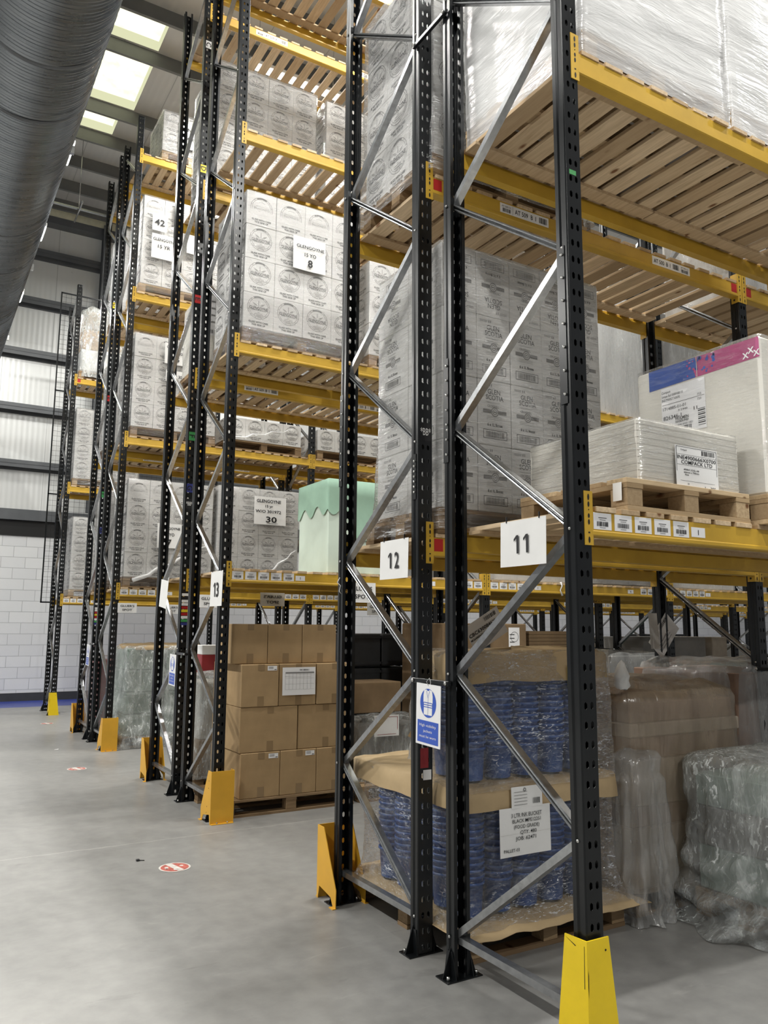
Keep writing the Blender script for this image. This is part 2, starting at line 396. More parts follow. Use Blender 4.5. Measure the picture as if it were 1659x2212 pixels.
    def text(s, fr, t, cx, cy, h, m, w=None, bold=0.0, rot=0.0, lift=.0010, align='c', mirror=False):
        vs, fs = text_geo(t, bold)
        if not vs: return s
        xa = min(p[0] for p in vs); xb = max(p[0] for p in vs)
        k = h/.70; kx = k if w is None else w/max(1e-6, xb-xa)
        mid = (xa+xb)/2 if align == 'c' else xa
        o, x, u = (Vector(a) for a in fr); n = x.cross(u); ca, sa = math.cos(rot), math.sin(rot)
        out = []
        for px, py in vs:
            a, b_ = (px-mid)*kx, (py-.35)*k
            if mirror: a = -a
            a, b_ = a*ca-b_*sa, a*sa+b_*ca
            out.append(o + x*(cx+a) + u*(cy+b_) + n*lift)
        return s.add(out, [f[::-1] for f in fs] if mirror else fs, m)
    def bars(s, fr, x0, x1, y0, y1, m, seed=1, n=22, lift=.0010):
        r = random.Random(seed); x = x0; w = (x1-x0)/n
        while x < x1 - w*.3:
            a = w*r.choice((.35, .55, .9)); s.frect(fr, x, min(x+a, x1), y0, y1, m, lift); x += a + w*r.choice((.35, .5, .8))
        return s
    def mesh(s, name):
        me = bpy.data.meshes.new(name); me.from_pydata(s.v, [], s.f)
        for m in s.mats: me.materials.append(MATS[m])
        me.polygons.foreach_set('material_index', s.m); me.polygons.foreach_set('use_smooth', s.sm)
        me.update(); return me

FY = lambda x, y, z: ((x, y, z), (1, 0, 0), (0, 0, 1))        # print facing -Y
FX = lambda x, y, z: ((x, y, z), (0, -1, 0), (0, 0, 1))       # print facing -X
FZ = lambda x, y, z: ((x, y, z), (1, 0, 0), (0, 1, 0))        # print facing up

def link(name, data, parent=None, loc=(0,0,0), rot=(0,0,0)):
    o = bpy.data.objects.new(name, data); COL.objects.link(o); o.location = loc; o.rotation_euler = rot
    if parent: o.parent = parent
    return o
def obj(name, mb, parent=None, loc=(0,0,0), rot=(0,0,0)):
    return link(name, mb.mesh(name) if isinstance(mb, MB) else mb, parent, loc, rot)
def tag(o, label, cat, group=None):
    o['label'] = label; o['category'] = cat; o['kind'] = 'thing'
    if group: o['group'] = group
    return o
def thing(name, label, cat, loc=(0,0,0), rot=(0,0,0), group=None): return tag(link(name, None, None, loc, rot), label, cat, group)
def struct(name, mb, loc=(0,0,0)):
    o = obj(name, mb, None, loc); o['kind'] = 'structure'; return o
ORD = ['', 'first', 'second', 'third', 'fourth', 'fifth', 'sixth', 'seventh', 'eighth', 'ninth', 'tenth', 'eleventh', 'twelfth']

# ================================================================== layout constants
L = 2.861                                    # bay pitch
UW = 0.09; UD = 0.066; FD = 0.925            # upright width, depth, frame depth
ROWS = {1: 0.0, 2: 1.17, 3: 4.32, 4: 5.495, 5: 8.665, 6: 9.83, 7: 13.30}
FRONT_MINUS = {1: True, 2: False, 3: True, 4: False, 5: True, 6: False, 7: True}   # aisle side is -Y
CT = {1: 2.180, 2: 4.273, 3: 6.376, 4: 8.497}  # connector tops
ZB = {k: v - .083 for k, v in CT.items()}      # beam tops
ZD = {k: v + .0225 for k, v in ZB.items()}      # deck tops
WALL_Y = 16.464; CEIL = 11.2

# ================================================================== setting
mb = MB(); mb.add([(-14,-9,0),(34,-9,0),(34,WALL_Y,0),(-14,WALL_Y,0)], [(0,1,2,3)], 'floor_paint'); struct('floor', mb)
mb = MB(); mb.box(-14, 34, WALL_Y, WALL_Y+.25, 0, 3.52, 'painted_blocks')
mb.box(-14, 34, WALL_Y+.02, WALL_Y+.25, 3.52, CEIL, 'wall_cladding')
struct('wall_back', mb)
mb = MB(); mb.box(-14, 34, WALL_Y-.012, WALL_Y, 0, .17, 'skirting'); struct('baseboard_back', mb)
mb = MB(); mb.box(-14, 34, WALL_Y-.03, WALL_Y+.02, 3.52, 3.86, 'black_band')
mb.box(-14, 34, WALL_Y-.10, WALL_Y+.02, 3.86, 4.02, 'wall_rail'); mb.box(-14, 34, WALL_Y-.06, WALL_Y+.02, 4.02, 4.10, 'wall_rail'); struct('trim_1', mb)
for i, z in enumerate((5.06, 6.32, 7.58, 8.80, 9.97)):
    mb = MB(); mb.prism([(WALL_Y+.02, z+.10), (WALL_Y-.20, z+.10), (WALL_Y-.20, z+.02), (WALL_Y-.185, z+.02), (WALL_Y-.185, z+.085), (WALL_Y-.01, z+.085), (WALL_Y-.01, z-.10), (WALL_Y+.02, z-.10)], 0, -14, 34, 'wall_rail')
    mb.box(-14, 34, WALL_Y-.19, WALL_Y-.175, z-.06, z+.09, 'wall_rail')
    struct('trim_%d' % (i+2), mb)
mb = MB(); mb.box(-14, 34, WALL_Y-.25, WALL_Y+.02, 10.88, 11.12, 'cream_trim'); mb.box(-14, 34, WALL_Y-.27, WALL_Y+.02, 10.72, 10.88, 'wall_rail'); struct('trim_7', mb)
# roof with openings for rooflights
SK = [(-1.9, .55, 9.14, 10.06), (-1.9, .57, 10.16, 11.86), (-1.9, .38, 11.96, 12.84)]
for xx in (-8.2, 6.2, 13.0): SK += [(xx, xx+2.4, 1.0, 2.9), (xx, xx+2.4, 3.1, 5.0)]  # further rooflights out of view, added for overall light
mb = MB()
xs = sorted({-14, 34} | {a for s_ in SK for a in s_[:2]}); ys = sorted({-9, WALL_Y+.25} | {a for s_ in SK for a in s_[2:]})
for i in range(len(xs)-1):
    for j in range(len(ys)-1):
        cx, cy = (xs[i]+xs[i+1])/2, (ys[j]+ys[j+1])/2
        if any(a < cx < b and c < cy < d for a, b, c, d in SK): continue
        mb.add([(xs[i],ys[j],CEIL),(xs[i],ys[j+1],CEIL),(xs[i+1],ys[j+1],CEIL),(xs[i+1],ys[j],CEIL)], [(0,1,2,3)], 'roof_liner')
struct('ceiling', mb)
for i, (a, b_, c_, d) in enumerate(SK):
    mb = MB(); z = CEIL+.18
    mb.add([(a,c_,z),(a,d,z),(b_,d,z),(b_,c_,z)], [(0,1,2,3)], 'skylight_glow')
    for q in ([(a,c_),(a,d)], [(b_,d),(b_,c_)], [(a,d),(b_,d)], [(b_,c_),(a,c_)]):
        (p0, p1) = q; mb.add([(p0[0],p0[1],CEIL),(p1[0],p1[1],CEIL),(p1[0],p1[1],z),(p0[0],p0[1],z)], [(0,1,2,3)], 'skylight_kerb')
    struct('window_%d' % (i+1), mb)
PUR = [9.07, 10.11, 11.90, 12.89, 13.94, 15.0, 15.92] + [8.0-1.25*i for i in range(13)]
for i, y in enumerate(PUR):
    mb = MB(); mb.prism([(y, CEIL), (y, CEIL-.28), (y-.055, CEIL-.28), (y-.055, CEIL-.262), (y-.004, CEIL-.262), (y-.004, CEIL)][::-1], 0, -14, 34, 'purlin')
    mb.box(-14, 34, y, y+.055, CEIL-.018, CEIL, 'purlin')
    struct('trim_%d' % (i+8), mb)
mb = MB(); mb.box(.90, 1.04, WALL_Y-.42, WALL_Y-.402, 4.1, CEIL-.3, 'wall_rail'); mb.box(.90, 1.04, WALL_Y-.218, WALL_Y-.20, 4.1, CEIL-.3, 'wall_rail'); mb.box(.965, .975, WALL_Y-.402, WALL_Y-.218, 4.1, CEIL-.3, 'wall_rail')
struct('trim_40', mb)

# spiral duct
def duct():
    X, Z, R = -1.816, 6.258, .50
    t = thing('spiral_duct', 'large round spiral-seamed galvanised ventilation duct under the roof', 'duct', (X, 0, Z))
    y = -6.0; prof = []; pitch = .118
    while y < WALL_Y:
        for k, (dy, dr) in enumerate(((0, 0), (.005, .012), (.013, .012), (.018, 0), (.042, .0), (.046, .008), (.053, .008), (.057, 0), (.081, 0), (.085, .008), (.092, .008), (.096, 0))):
            prof.append((R+dr, y+dy))
        y += pitch
    n = 72; vs = []; fs = []
    for r, yy in prof:
        for k in range(n):
            a = 2*math.pi*k/n; vs.append((r*math.cos(a), yy + pitch*k/n, r*math.sin(a)))
    N = len(prof)
    for i in range(N-1):
        for k in range(n-1): fs.append((i*n+k, (i+1)*n+k, (i+1)*n+k+1, i*n+k+1))
        if i+12 < N-1: fs.append((i*n+n-1, (i+1)*n+n-1, (i+13)*n, (i+12)*n))
    m = MB(); m.add(vs, fs, 'duct_steel', True); obj('duct_body', m, t)
    for yj in (-2.5, .52, 3.60, 4.37, 6.67, 7.75, 9.75, 12.8):
        m = MB(); prof2 = [(R+.004, yj-.022), (R+.013, yj-.016), (R+.013, yj+.012), (R+.004, yj+.018)]
        vs = []; fs = []; n = 72
        for r, yy in prof2:
            for k in range(n): a = 2*math.pi*k/n; vs.append((r*math.cos(a), yy, r*math.sin(a)))
        for i in range(3):
            for k in range(n): fs.append((i*n+k, (i+1)*n+k, (i+1)*n+(k+1) % n, i*n+(k+1) % n))
        m.add(vs, fs, 'wall_rail', True); obj('joint_band', m, t)
    for yj in (-.5, 2.4, 5.4, 8.4, 11.4, 14.4):
        for sx in (-1, 1):
            m = MB(); m.tube([(sx*(R+.02), yj, 0), (sx*(R+.02), yj, CEIL-.02-Z)], .005, 'bolt', 6); m.box(sx*(R+.02)-.02, sx*(R+.02)+.02, yj-.02, yj+.02, -.08, .0, 'bolt')
            obj('hanger_rod', m, t)
duct()

def batten(i, x, y, z, ax, pw):
    LB = ['short white batten lamp hanging beside the duct, nearest the camera', 'short white batten lamp hanging beside the duct, second from the camera', 'short white batten lamp beside the duct, near the far wall']
    where = {-6.0: 'above the open floor before the racks', -1.25: 'before the nearest rack row', 3.2: 'over the second and third rows aisle', 7.55: 'over the fourth and fifth rows aisle', 12.0: 'over the aisle before the seventh row', 15.4: 'between seventh row and far wall'}
    if i < 3: lab = LB[i]
    elif ax == 'Y': lab = 'added unseen batten fill lamp above the cross aisle, %s along it' % ORD[i-2]  # lamps out of view, added to brighten the racks and loads
    else: lab = 'added unseen batten fill lamp %s, %s from the end' % (where[y], ORD[1+sum(1 for q in BATTENS if q[1] == y and q[0] < x)])
    t = thing('batten_or_fill_light', lab, 'light', (x, y, z), (0, 0, 0 if ax == 'X' else math.pi/2))
    l2 = .28 if i < 3 else .75
    m = MB(); m.box(-l2, l2, -.07, .07, 0, .06, 'label_white', .008); obj('housing', m, t)
    m = MB(); m.box(-l2+.01, l2-.01, -.06, .06, -.035, -.001, 'lamp_glow', .012); obj('diffuser', m, t)
    for sx in (-l2*.8, l2*.8):
        m = MB(); m.tube([(sx, 0, .06), (sx, 0, CEIL-z-.02)], .004, 'bolt', 5); obj('hanging_wire', m, t)
    ld = bpy.data.lights.new('batten_or_fill_lamp', 'AREA'); ld.shape = 'RECTANGLE'; ld.size = l2*2; ld.size_y = .14; ld.energy = pw; ld.color = (1, .985, .94)
    lo = bpy.data.objects.new('lamp', ld); COL.objects.link(lo); lo.parent = t; lo.location = (0, 0, -.045)
for i, a in enumerate(BATTENS): batten(i, *a)

# thin suspended conduit crossing in front of the far wall
t = thing('suspended_tray', 'thin galvanised cable tray hung on rods before the far wall', 'cable tray', (-3, 13.0, 9.55))
m = MB(); m.box(0, 8, -.03, .03, 0, .025, 'galv'); obj('tray', m, t)
m = MB(); m.tube([(2.88, -.45, -.05), (2.88, .45, -.05)], .015, 'galv', 6); obj('cross_strut', m, t)
for x in (2.88, 5.6): m = MB(); m.tube([(x, 0, .02), (x, 0, CEIL-9.57)], .006, 'bolt', 5); obj('hanger_rod', m, t)

# ================================================================== rack components
def upright_mesh(h):
    vs = []; fs = []
    def q(*p): b0 = len(vs); vs.extend(p); fs.append(tuple(range(b0, b0+len(p))))
    n = int(round(h/.075))
    cols = ((.004, .045, .0285), (.045, .086, .0615))
    for i in range(n):
        z0, z1 = i*.075, (i+1)*.075; zc = z0+.0375; hw = .0078; hh = .0165
        for xa, xb, cx in cols:
            IL = [(cx-hw, zc-hh*.55), (cx-hw, zc+hh*.55)]; IR = [(cx+hw, zc-hh*.55), (cx+hw, zc+hh*.55)]
            T_ = (cx, zc+hh); B_ = (cx, zc-hh)
            P = lambda a: (a[0], 0, a[1])
            q(*map(P, [(xa, z0), IL[0], IL[1], (xa, z1)][::-1])); q(*map(P, [(xb, z0), (xb, z1), IR[1], IR[0]][::-1]))
            q(*map(P, [(xa, z0), (xb, z0), IR[0], B_, IL[0]][::-1])); q(*map(P, [(xa, z1), IL[1], T_, IR[1], (xb, z1)][::-1]))
    half = [(.004, 0), (.0, .004), (0, .022), (.007, .029), (.007, .040), (0, .047), (0, UD), (.018, UD), (.018, UD-.008)]
    for s_ in (0, 1):
        pts = [(UW-x if s_ else x, y) for x, y in half]
        for a, b_ in zip(pts, pts[1:]):
            f = [(a[0], a[1], 0), (b_[0], b_[1], 0), (b_[0], b_[1], h), (a[0], a[1], h)]
            q(*(f if s_ else f[::-1]))
    me = bpy.data.meshes.new('u'); me.from_pydata(vs, [], fs)
    bm = bmesh.new(); bm.from_mesh(me); bmesh.ops.remove_doubles(bm, verts=bm.verts, dist=.0001); bmesh.ops.recalc_face_normals(bm, faces=bm.faces); bm.to_mesh(me); bm.free()
    o = bpy.data.objects.new('u', me); COL.objects.link(o)
    md = o.modifiers.new('s', 'SOLIDIFY'); md.thickness = .0028; md.offset = 0
    dg = bpy.context.evaluated_depsgraph_get(); dg.update()
    out = bpy.data.meshes.new_from_object(o.evaluated_get(dg)); out.name = 'upright'
    bpy.data.objects.remove(o); bpy.data.meshes.remove(me)
    out.materials.clear(); out.materials.append(MATS['black_steel'])
    return out
UPR = {h: upright_mesh(h) for h in (9.0, 8.175, 8.025)}

def brace_mb(y0, z0, y1, z1, w=.040, d=.031, x=.023):
    m = MB(); flip = abs(z1-z0) > .01 and (z1-z0)*(y1-y0) > 0; a = Vector((0, y0, z0)); b_ = Vector((0, y1, z1)); ln = (b_-a).length; dr = (b_-a).normalized()
    n = Vector((0, -dr.z, dr.y)); X = Vector((1, 0, 0))
    prof = [(-d/2, w), (-d/2, 0), (d/2, 0), (d/2, w), (d/2-.009, w), (d/2-.009, w-.003), (d/2-.003, w-.003), (d/2-.003, .003), (-d/2+.003, .003), (-d/2+.003, w-.003), (-d/2+.009, w-.003), (-d/2+.009, w)]
    if flip:   # open side of the channel towards the aisle end, lips rounded
        r_ = .006; prof = [(-d/2, w), (-d/2, r_), (-d/2+r_*.4, r_*.3), (-d/2+r_, 0), (-d/2+r_*1.7, r_*.3), (-d/2+.012, r_), (-d/2+.012, r_+.006), (-d/2+.003, r_+.006), (-d/2+.003, w-.003),
                          (d/2-.003, w-.003), (d/2-.003, r_+.006), (d/2-.012, r_+.006), (d/2-.012, r_), (d/2-r_*1.7, r_*.3), (d/2-r_, 0), (d/2-r_*.4, r_*.3), (d/2, r_), (d/2, w)]
    P = lambda p, t_: a + dr*t_ + n*p[0] + X*(x+p[1])
    N = len(prof); vs = [P(p, 0) for p in prof]+[P(p, ln) for p in prof]
    fs = [(i, (i+1) % N, N+(i+1) % N, N+i) for i in range(N)]
    m.add(vs, fs, 'galv')
    return m
def bolt_mb(y, z, side=-1, r=.0075):
    m = MB(); vs = []; n = 10; x0 = -.001 if side < 0 else UW+.001
    m.tube([(x0, y, z), (x0+side*.004, y, z), (x0+side*.007, y, z)], [r, r, r*.6], 'bolt', 8); return m

mb = MB(); mb.box(-.055, .145, -.010, .090, 0, .006, 'black_steel')
for sx in (-.004, .094): mb.prism([(-.008, .006), (.088, .006), (.055, .12), (.012, .12)], 0, sx-.002, sx+.002, 'black_steel')
mb.prism([(-.05, .006), (-.003, .006), (-.003, .14)], 1, .038, .042, 'black_steel'); mb.prism([(.14, .006), (.093, .006), (.093, .14)], 1, .038, .042, 'black_steel')
for sx in (-.035, .125): mb.tube([(sx, .065, .006), (sx, .065, .022)], .008, 'bolt', 8)
PLATE = mb.mesh('foot_plate')
# nodes of the bracing: rear (back-to-back) side at .16+1.23k, aisle side at .79+1.225k
NIN = [.16+1.23*k for k in range(8)]; NAI = [.80+1.222*k for k in range(7)]
_br = {}
def frame(row, bay):
    y0 = ROWS[row]; X = bay*L; single = row == 7
    hA = 8.175 if single else 9.0; hI = 8.025 if single else 9.0
    nm = 'end' if bay == 0 else ORD[bay+1]+' from the end'
    lab = 'black slotted upright frame with grey bracing, %s, %s rack row' % ('at the aisle end' if bay == 0 else nm, ORD[row])
    aisle_minus = FRONT_MINUS[row]
    t = thing('racking_upright', lab, 'rack frame', (X, y0, 0), group='upright frames of the pallet racking')
    for side in (0, 1):     # 0 = -Y post, 1 = +Y post
        h = (hA if (side == 0) == aisle_minus else hI)
        if side == 0: link('post', UPR[h], t); link('foot_plate', PLATE, t)
        else: link('post', UPR[h], t, (UW, FD, 0), (0, 0, math.pi)); link('foot_plate', PLATE, t, (UW, FD, 0), (0, 0, math.pi))
    yA, yI = (.040, FD-.040) if aisle_minus else (FD-.040, .040)
    key = aisle_minus
    if key not in _br:
        L_ = [('horizontal_brace', brace_mb(yA, .17, yI, .17))]
        seq = [(yI, NIN[0]+.02)]
        for k in range(7):
            seq.append((yA, NAI[k])); seq.append((yI, NIN[k+1]))
        for a, b_ in zip(seq, seq[1:]):
            if max(a[1], b_[1]) > 8.0 + (0.9): continue
            L_.append(('diagonal_brace', brace_mb(a[0], a[1], b_[0], b_[1], x=.021 if a[0] == yI else .025)))
        for yy, zz in seq: L_.append(('brace_bolt', bolt_mb(.03 if yy < .5 else FD-.03, zz)))
        _br[key] = [(n_, b3.mesh(n_)) for n_, b3 in L_]
    for n_, me in _br[key]:
        if single and n_ == 'diagonal_brace' and max(v.co.z for v in me.vertices) > 8.2: continue
        if n_ == 'brace_bolt' and bay > 1: continue
        link(n_, me, t)
    return t

# splice plates on the near frames: part of the frame
def splice(t, side_y, z0, z1, lowx=0):
    m = MB(); y = side_y
    m.box(-.005, -.001, y-.012, y+.030, z0, z1, 'black_steel')
    for k in range(7): m.tube([(-.005, y, z0+.04+(z1-z0-.08)*k/6), (-.012, y, z0+.04+(z1-z0-.08)*k/6)], .0065, 'bolt', 8)
    obj('splice_plate', m, t)

BL = L-UW   # clear beam length
def beam_mesh():
    m = MB()
    prof = [(0, 0), (0, -.078), (-.005, -.083), (-.005, -.097), (0, -.102), (.052, -.102), (.052, -.026), (.034, -.026), (.034, 0)]
    m.prism(prof, 0, 0, BL, 'yellow_beam'); return m.mesh('beam_body')
BEAM = beam_mesh()
def conn_mesh(right):
    m = MB(); x0, x1 = ((BL-.006, BL+.042) if right else (-.042, .006))
    m.box(x0, x1, -.0045, -.0015, -.142, .083, 'yellow_beam')
    xa, xb = (BL-.004, BL) if right else (0, .004)
    m.box(xa, xb, -.004, .055, -.142, .083, 'yellow_beam')
    xc = BL+.018 if right else -.018; fr = FY(xc, -.0045, 0)
    for z, h in ((.058, .014), (.028, .012), (-.020, .010), (-.046, .012), (-.120, .014)):
        m.disc(fr, 0, z, .0055, 'dark_hole', 8, ry=h)
    m.disc(fr, 0, .005, .003, 'dark_hole', 8); m.frect(fr, -.005, .005, -.093, -.087, 'dark_hole')
    fx = FX(xa, .03, 0)
    if right: m.disc(fx, 0, -.118, .008, 'dark_hole', 10)
    return m.mesh('beam_connector')
CON = (conn_mesh(False), conn_mesh(True))
def label_mb(x, seed, w=.104, h=.070, z1=-.003, digit=None):
    m = MB(); fr = FY(x, -.0006, z1-h)
    m.add([(x, -.0006, z1-h), (x+w, -.0006, z1-h), (x+w, -.0006, z1), (x, -.0006, z1)], [(0,1,2,3)], 'label_white')
    if digit: m.text(fr, digit, w/2, h/2, h*.5, 'ink', bold=.02)
    else:
        m.bars(fr, .018, w-.018, .014, .034, 'ink', seed); m.frect(fr, .028, w-.028, .048, .051, 'print_dark'); m.frect(fr, .035, w-.035, .040, .042, 'print_dark'); m.frect(fr, .035, w-.035, .007, .009, 'print_dark')
    return m
_lab = [label_mb(.012+.122*k, k+3).mesh('barcode_label') for k in range(5)] + [label_mb(.62, 1, .095, .045, -.022, '1').mesh('number_label')]
_labR = [label_mb(BL-.012-.104-.122*k, k+9).mesh('barcode_label') for k in range(4)] + [label_mb(BL-.70, 1, .095, .045, -.022, '4').mesh('number_label')]
def plate_mb(x, s, lead=True):
    m = MB(); z0, z1 = -.070, -.008; m.add([(x, -.0006, z0), (x+.39, -.0006, z0), (x+.39, -.0006, z1), (x, -.0006, z1)], [(0,1,2,3)], 'label_white')
    fr = FY(x, -.0006, z0)
    if lead:
        m.text(fr, 'AT 509 CC', .05, .044, .011, 'ink', w=.075); m.bars(fr, .02, .085, .008, .032, 'ink', 5, 18)
        m.frect(fr, .098, .1, .004, .058, 'print_dark'); m.text(fr, s, .20, .03, .030, 'ink', w=.17, bold=.01); m.bars(fr, .31, .375, .012, .050, 'ink', 8, 16)
    else:
        m.text(fr, s, .10, .03, .030, 'ink', w=.17, bold=.01); m.bars(fr, .21, .27, .012, .050, 'ink', 8, 16); m.text(fr, 'AT 500 CC', .335, .044, .011, 'ink', w=.08); m.bars(fr, .30, .37, .008, .032, 'ink', 5, 18)
    return m
_plA = plate_mb(.50, 'AT 509  B  ↓'.replace('↓', 'I')).mesh('location_label'); _plB = plate_mb(1.84, 'AT 500  B  I', False).mesh('location_label')
def tagm(x0, x1):
    m = MB(); m.add([(x0, -.0006, -.074), (x1, -.0006, -.074), (x1, -.0006, -.006), (x0, -.0006, -.006)], [(0,1,2,3)], 'red_tag'); return m.mesh('red_tag')
_rt = (tagm(.012, .070), tagm(BL-.075, BL-.012))

def beam(row, bay, lv, side):
    """side 0: at the -Y post, outer face towards -Y; side 1: at the +Y post, outer face towards +Y"""
    y0 = ROWS[row]; X = bay*L+UW
    near = 'near' if side == 0 else 'far'
    t = thing('rack_beam', 'yellow steel beam, %s side, %s level, %s bay of the %s rack row' % (near, ORD[lv], ORD[bay+1], ORD[row]), 'rack beam', group='yellow beams of the pallet racking')
    if side == 0: t.location = (X, y0, ZB[lv])
    else: t.location = (X+BL, y0+FD, ZB[lv]); t.rotation_euler = (0, 0, math.pi)
    link('beam_body', BEAM, t); link('beam_connector', CON[0], t); link('beam_connector', CON[1], t)
    if side == 0:
        if lv == 1 and FRONT_MINUS[row]:
            for me in _lab: link(me.name, me, t)
            if bay > 0 or row in (3, 5):
                for me in _labR: link(me.name, me, t)
        if lv in (2, 4) and not FRONT_MINUS[row] and bay < 2: link('location_label', _plA, t); link('location_label', _plB, t)
        if (row == 2) or (row == 7 and lv == 3): 
            for me in _rt: link('red_tag', me, t)
    return t

def deck_mesh(seed, bw=.108):
    r = random.Random(seed); m = MB(); W = 1.383; n = 9; p = W/n
    for i in range(n):
        w = bw+r.uniform(-.004, .006); x = i*p+.02+r.uniform(-.004, .004)
        m.box(x, x+w, -.006+r.uniform(-.006, .004), FD+.006+r.uniform(-.004, .006), 0, .022, 'deck_wood', .0015)
    for y in (.075, FD-.165): m.box(.004, W-.004, y, y+.09, -.019, -.0005, 'deck_wood', .001)
    return m.mesh('slatted_deck')
DECKS = [deck_mesh(i, .112 if i < 4 else .098) for i in range(8)]
def deck(row, bay, lv):
    for h in (0, 1):
        me = DECKS[(row*7+bay*3+lv+h*2) % 4 + (4 if lv > 2 or row > 2 else 0)]
        o = link('slatted_deck', me, None, (bay*L+UW+.002+h*1.385, ROWS[row], ZB[lv]+.0006))
        tag(o, 'slatted timber deck, %s half, %s level, %s bay of the %s rack row' % ('left' if h == 0 else 'right', ORD[lv], ORD[bay+1], ORD[row]), 'rack deck', 'slatted timber decks on the beams')

NB_L1 = {1: 1, 2: 2, 3: 3, 4: 3, 5: 5, 6: 5, 7: 7}
NB_UP = {1: (1, [2]), 2: (2, [2]), 3: (1, [3, 4]), 4: (1, [3, 4]), 5: (1, [3, 4]), 6: (1, [3, 4]), 7: (1, [2, 3])}
FR = {}
for row in ROWS:
    for bay in range(NB_L1[row]+1): FR[row, bay] = frame(row, bay)
    for bay in range(NB_L1[row]):
        for sd in (0, 1): beam(row, bay, 1, sd)
        deck(row, bay, 1)
    nb, lvs = NB_UP[row]
    for lv in lvs:
        for bay in range(nb):
            for sd in (0, 1): beam(row, bay, lv, sd)
            deck(row, bay, lv)
for row in (3, 4, 5, 6):
    for bay in range(3 if row < 5 else 2):
        for sd in (0, 1): beam(row, bay, 2, sd)
        deck(row, bay, 2)
for sd in (0, 1): beam(2, 0, 3, sd)
deck(2, 0, 3)
splice(FR[1, 0], .03, 2.55, 3.25); splice(FR[1, 0], FD-.03, 2.45, 3.0); splice(FR[2, 0], .03, 2.30, 2.55); splice(FR[2, 0], FD-.03, 2.5, 3.1)

# row spacers between back-to-back frames
for (ra, rb) in ((1, 2), (3, 4), (5, 6)):
    for z in (1.345, 4.99):
        for bay in range(3):
            if z > 2 and (bay or ra > 1): continue
            m = MB(); ya, yb = ROWS[ra]+FD-.06, ROWS[rb]+.03
            m.box(-.026, -.006, ya, yb, -.012, .012, 'black_steel', .002); m.tube([(-.026, ya+.02, 0), (-.033, ya+.02, 0)], .010, 'bolt', 8); m.tube([(-.026, yb-.02, 0), (-.033, yb-.02, 0)], .010, 'bolt', 8)
            o = obj('row_spacer', m, None, (bay*L, 0, z))
            tag(o, '%s black spacer bar tying the %s and %s rack rows together, %s frame' % ('lower' if z < 2 else 'upper', ORD[ra], ORD[rb], ORD[bay+1]), 'rack spacer', 'black row spacers')

# upright guards
def guard_u(row, mirror, label):
    y = ROWS[row] + (FD if mirror else 0)
    t = thing('upright_guard', label, 'post guard', (0, y, 0), group='yellow post guards')
    if mirror: t.location = (UW, y, 0); t.rotation_euler = (0, 0, math.pi)
    H = .42
    m = MB(); m.box(-.055, .145, -.112, -.107, .0, H, 'guard_orange'); m.box(-.05, .14, -.135, -.107, 0, .005, 'guard_orange')
    for sx in (.0, .09): m.tube([(sx, -.122, .005), (sx, -.122, .016)], .007, 'bolt', 8)
    obj('front_panel', m, t)
    for sx in (-.055, .1405):
        m = MB()
        m.prism([(-.107, .0), (-.098, .0), (-.080, .075), (.07, .05), (.105, 0), (.135, 0), (.138, .10), (-.030, H), (-.107, H)], 0, sx, sx+.0045, 'guard_orange')
        fr = FX(sx, 0, 0)
        for yy, zz in ((.055, .34), (.05, .28), (.02, .13), (.01, .08)): m.disc(fr, yy, zz, .005, 'dark_hole', 8)
        obj('side_wing', m, t)
        m = MB(); m.box(sx-.02 if sx < 0 else sx, sx+.005 if sx < 0 else sx+.025, .09, .14, 0, .004, 'guard_orange'); obj('foot_tab', m, t)
def guard_l(row, label, H):
    t = thing('upright_guard', label, 'post guard', (0, ROWS[row], 0), group='yellow post guards')
    m = MB(); m.add([], [], 'guard_yellow')
    m.prism([(-.020, 0), (.150, 0), (.092, H-.005), (-.020, H)], 0, -.026, -.020, 'guard_yellow')
    fr = FX(-.026, 0, 0)
    m.flat(fr, [(.012, H-.02), (.014, H-.02), (.012, H-.17), (.009, H-.17)], 'dark_hole'); m.flat(fr, [(-.09, H-.012), (-.03, H-.03), (-.035, H-.033)], 'dark_hole')
    obj('side_wing', m, t)
    m = MB(); m.prism([(-.026, 0), (.145, 0), (.088, H), (-.026, H-.0)], 1, -.026, -.020, 'guard_yellow')
    fr = FY(0, -.026, 0); m.disc(fr, .070, H-.045, .0045, 'dark_hole', 8)
    m.flat(fr, [(-.022, H-.10), (-.0195, H-.12), (-.021, H-.20), (-.0235, H-.16)], 'dark_hole')
    obj('front_panel', m, t)
guard_l(1, 'bright yellow angled guard at the foot of the nearest black post', .455)
guard_u(2, True, 'orange-yellow post guard with open side, second rack row, beside the blue bucket pallet')
guard_u(3, False, 'orange-yellow post guard beside the pallet of brown cartons')
guard_u(4, True, 'orange-yellow post guard on the left post of the fourth rack row')
guard_u(5, False, 'orange-yellow post guard in front of the grey-green crates under plastic')
guard_u(6, True, 'orange-yellow post guard on the left post of the sixth rack row')
guard_l(7, 'bright yellow post guard farthest away, by the white block wall', .40)

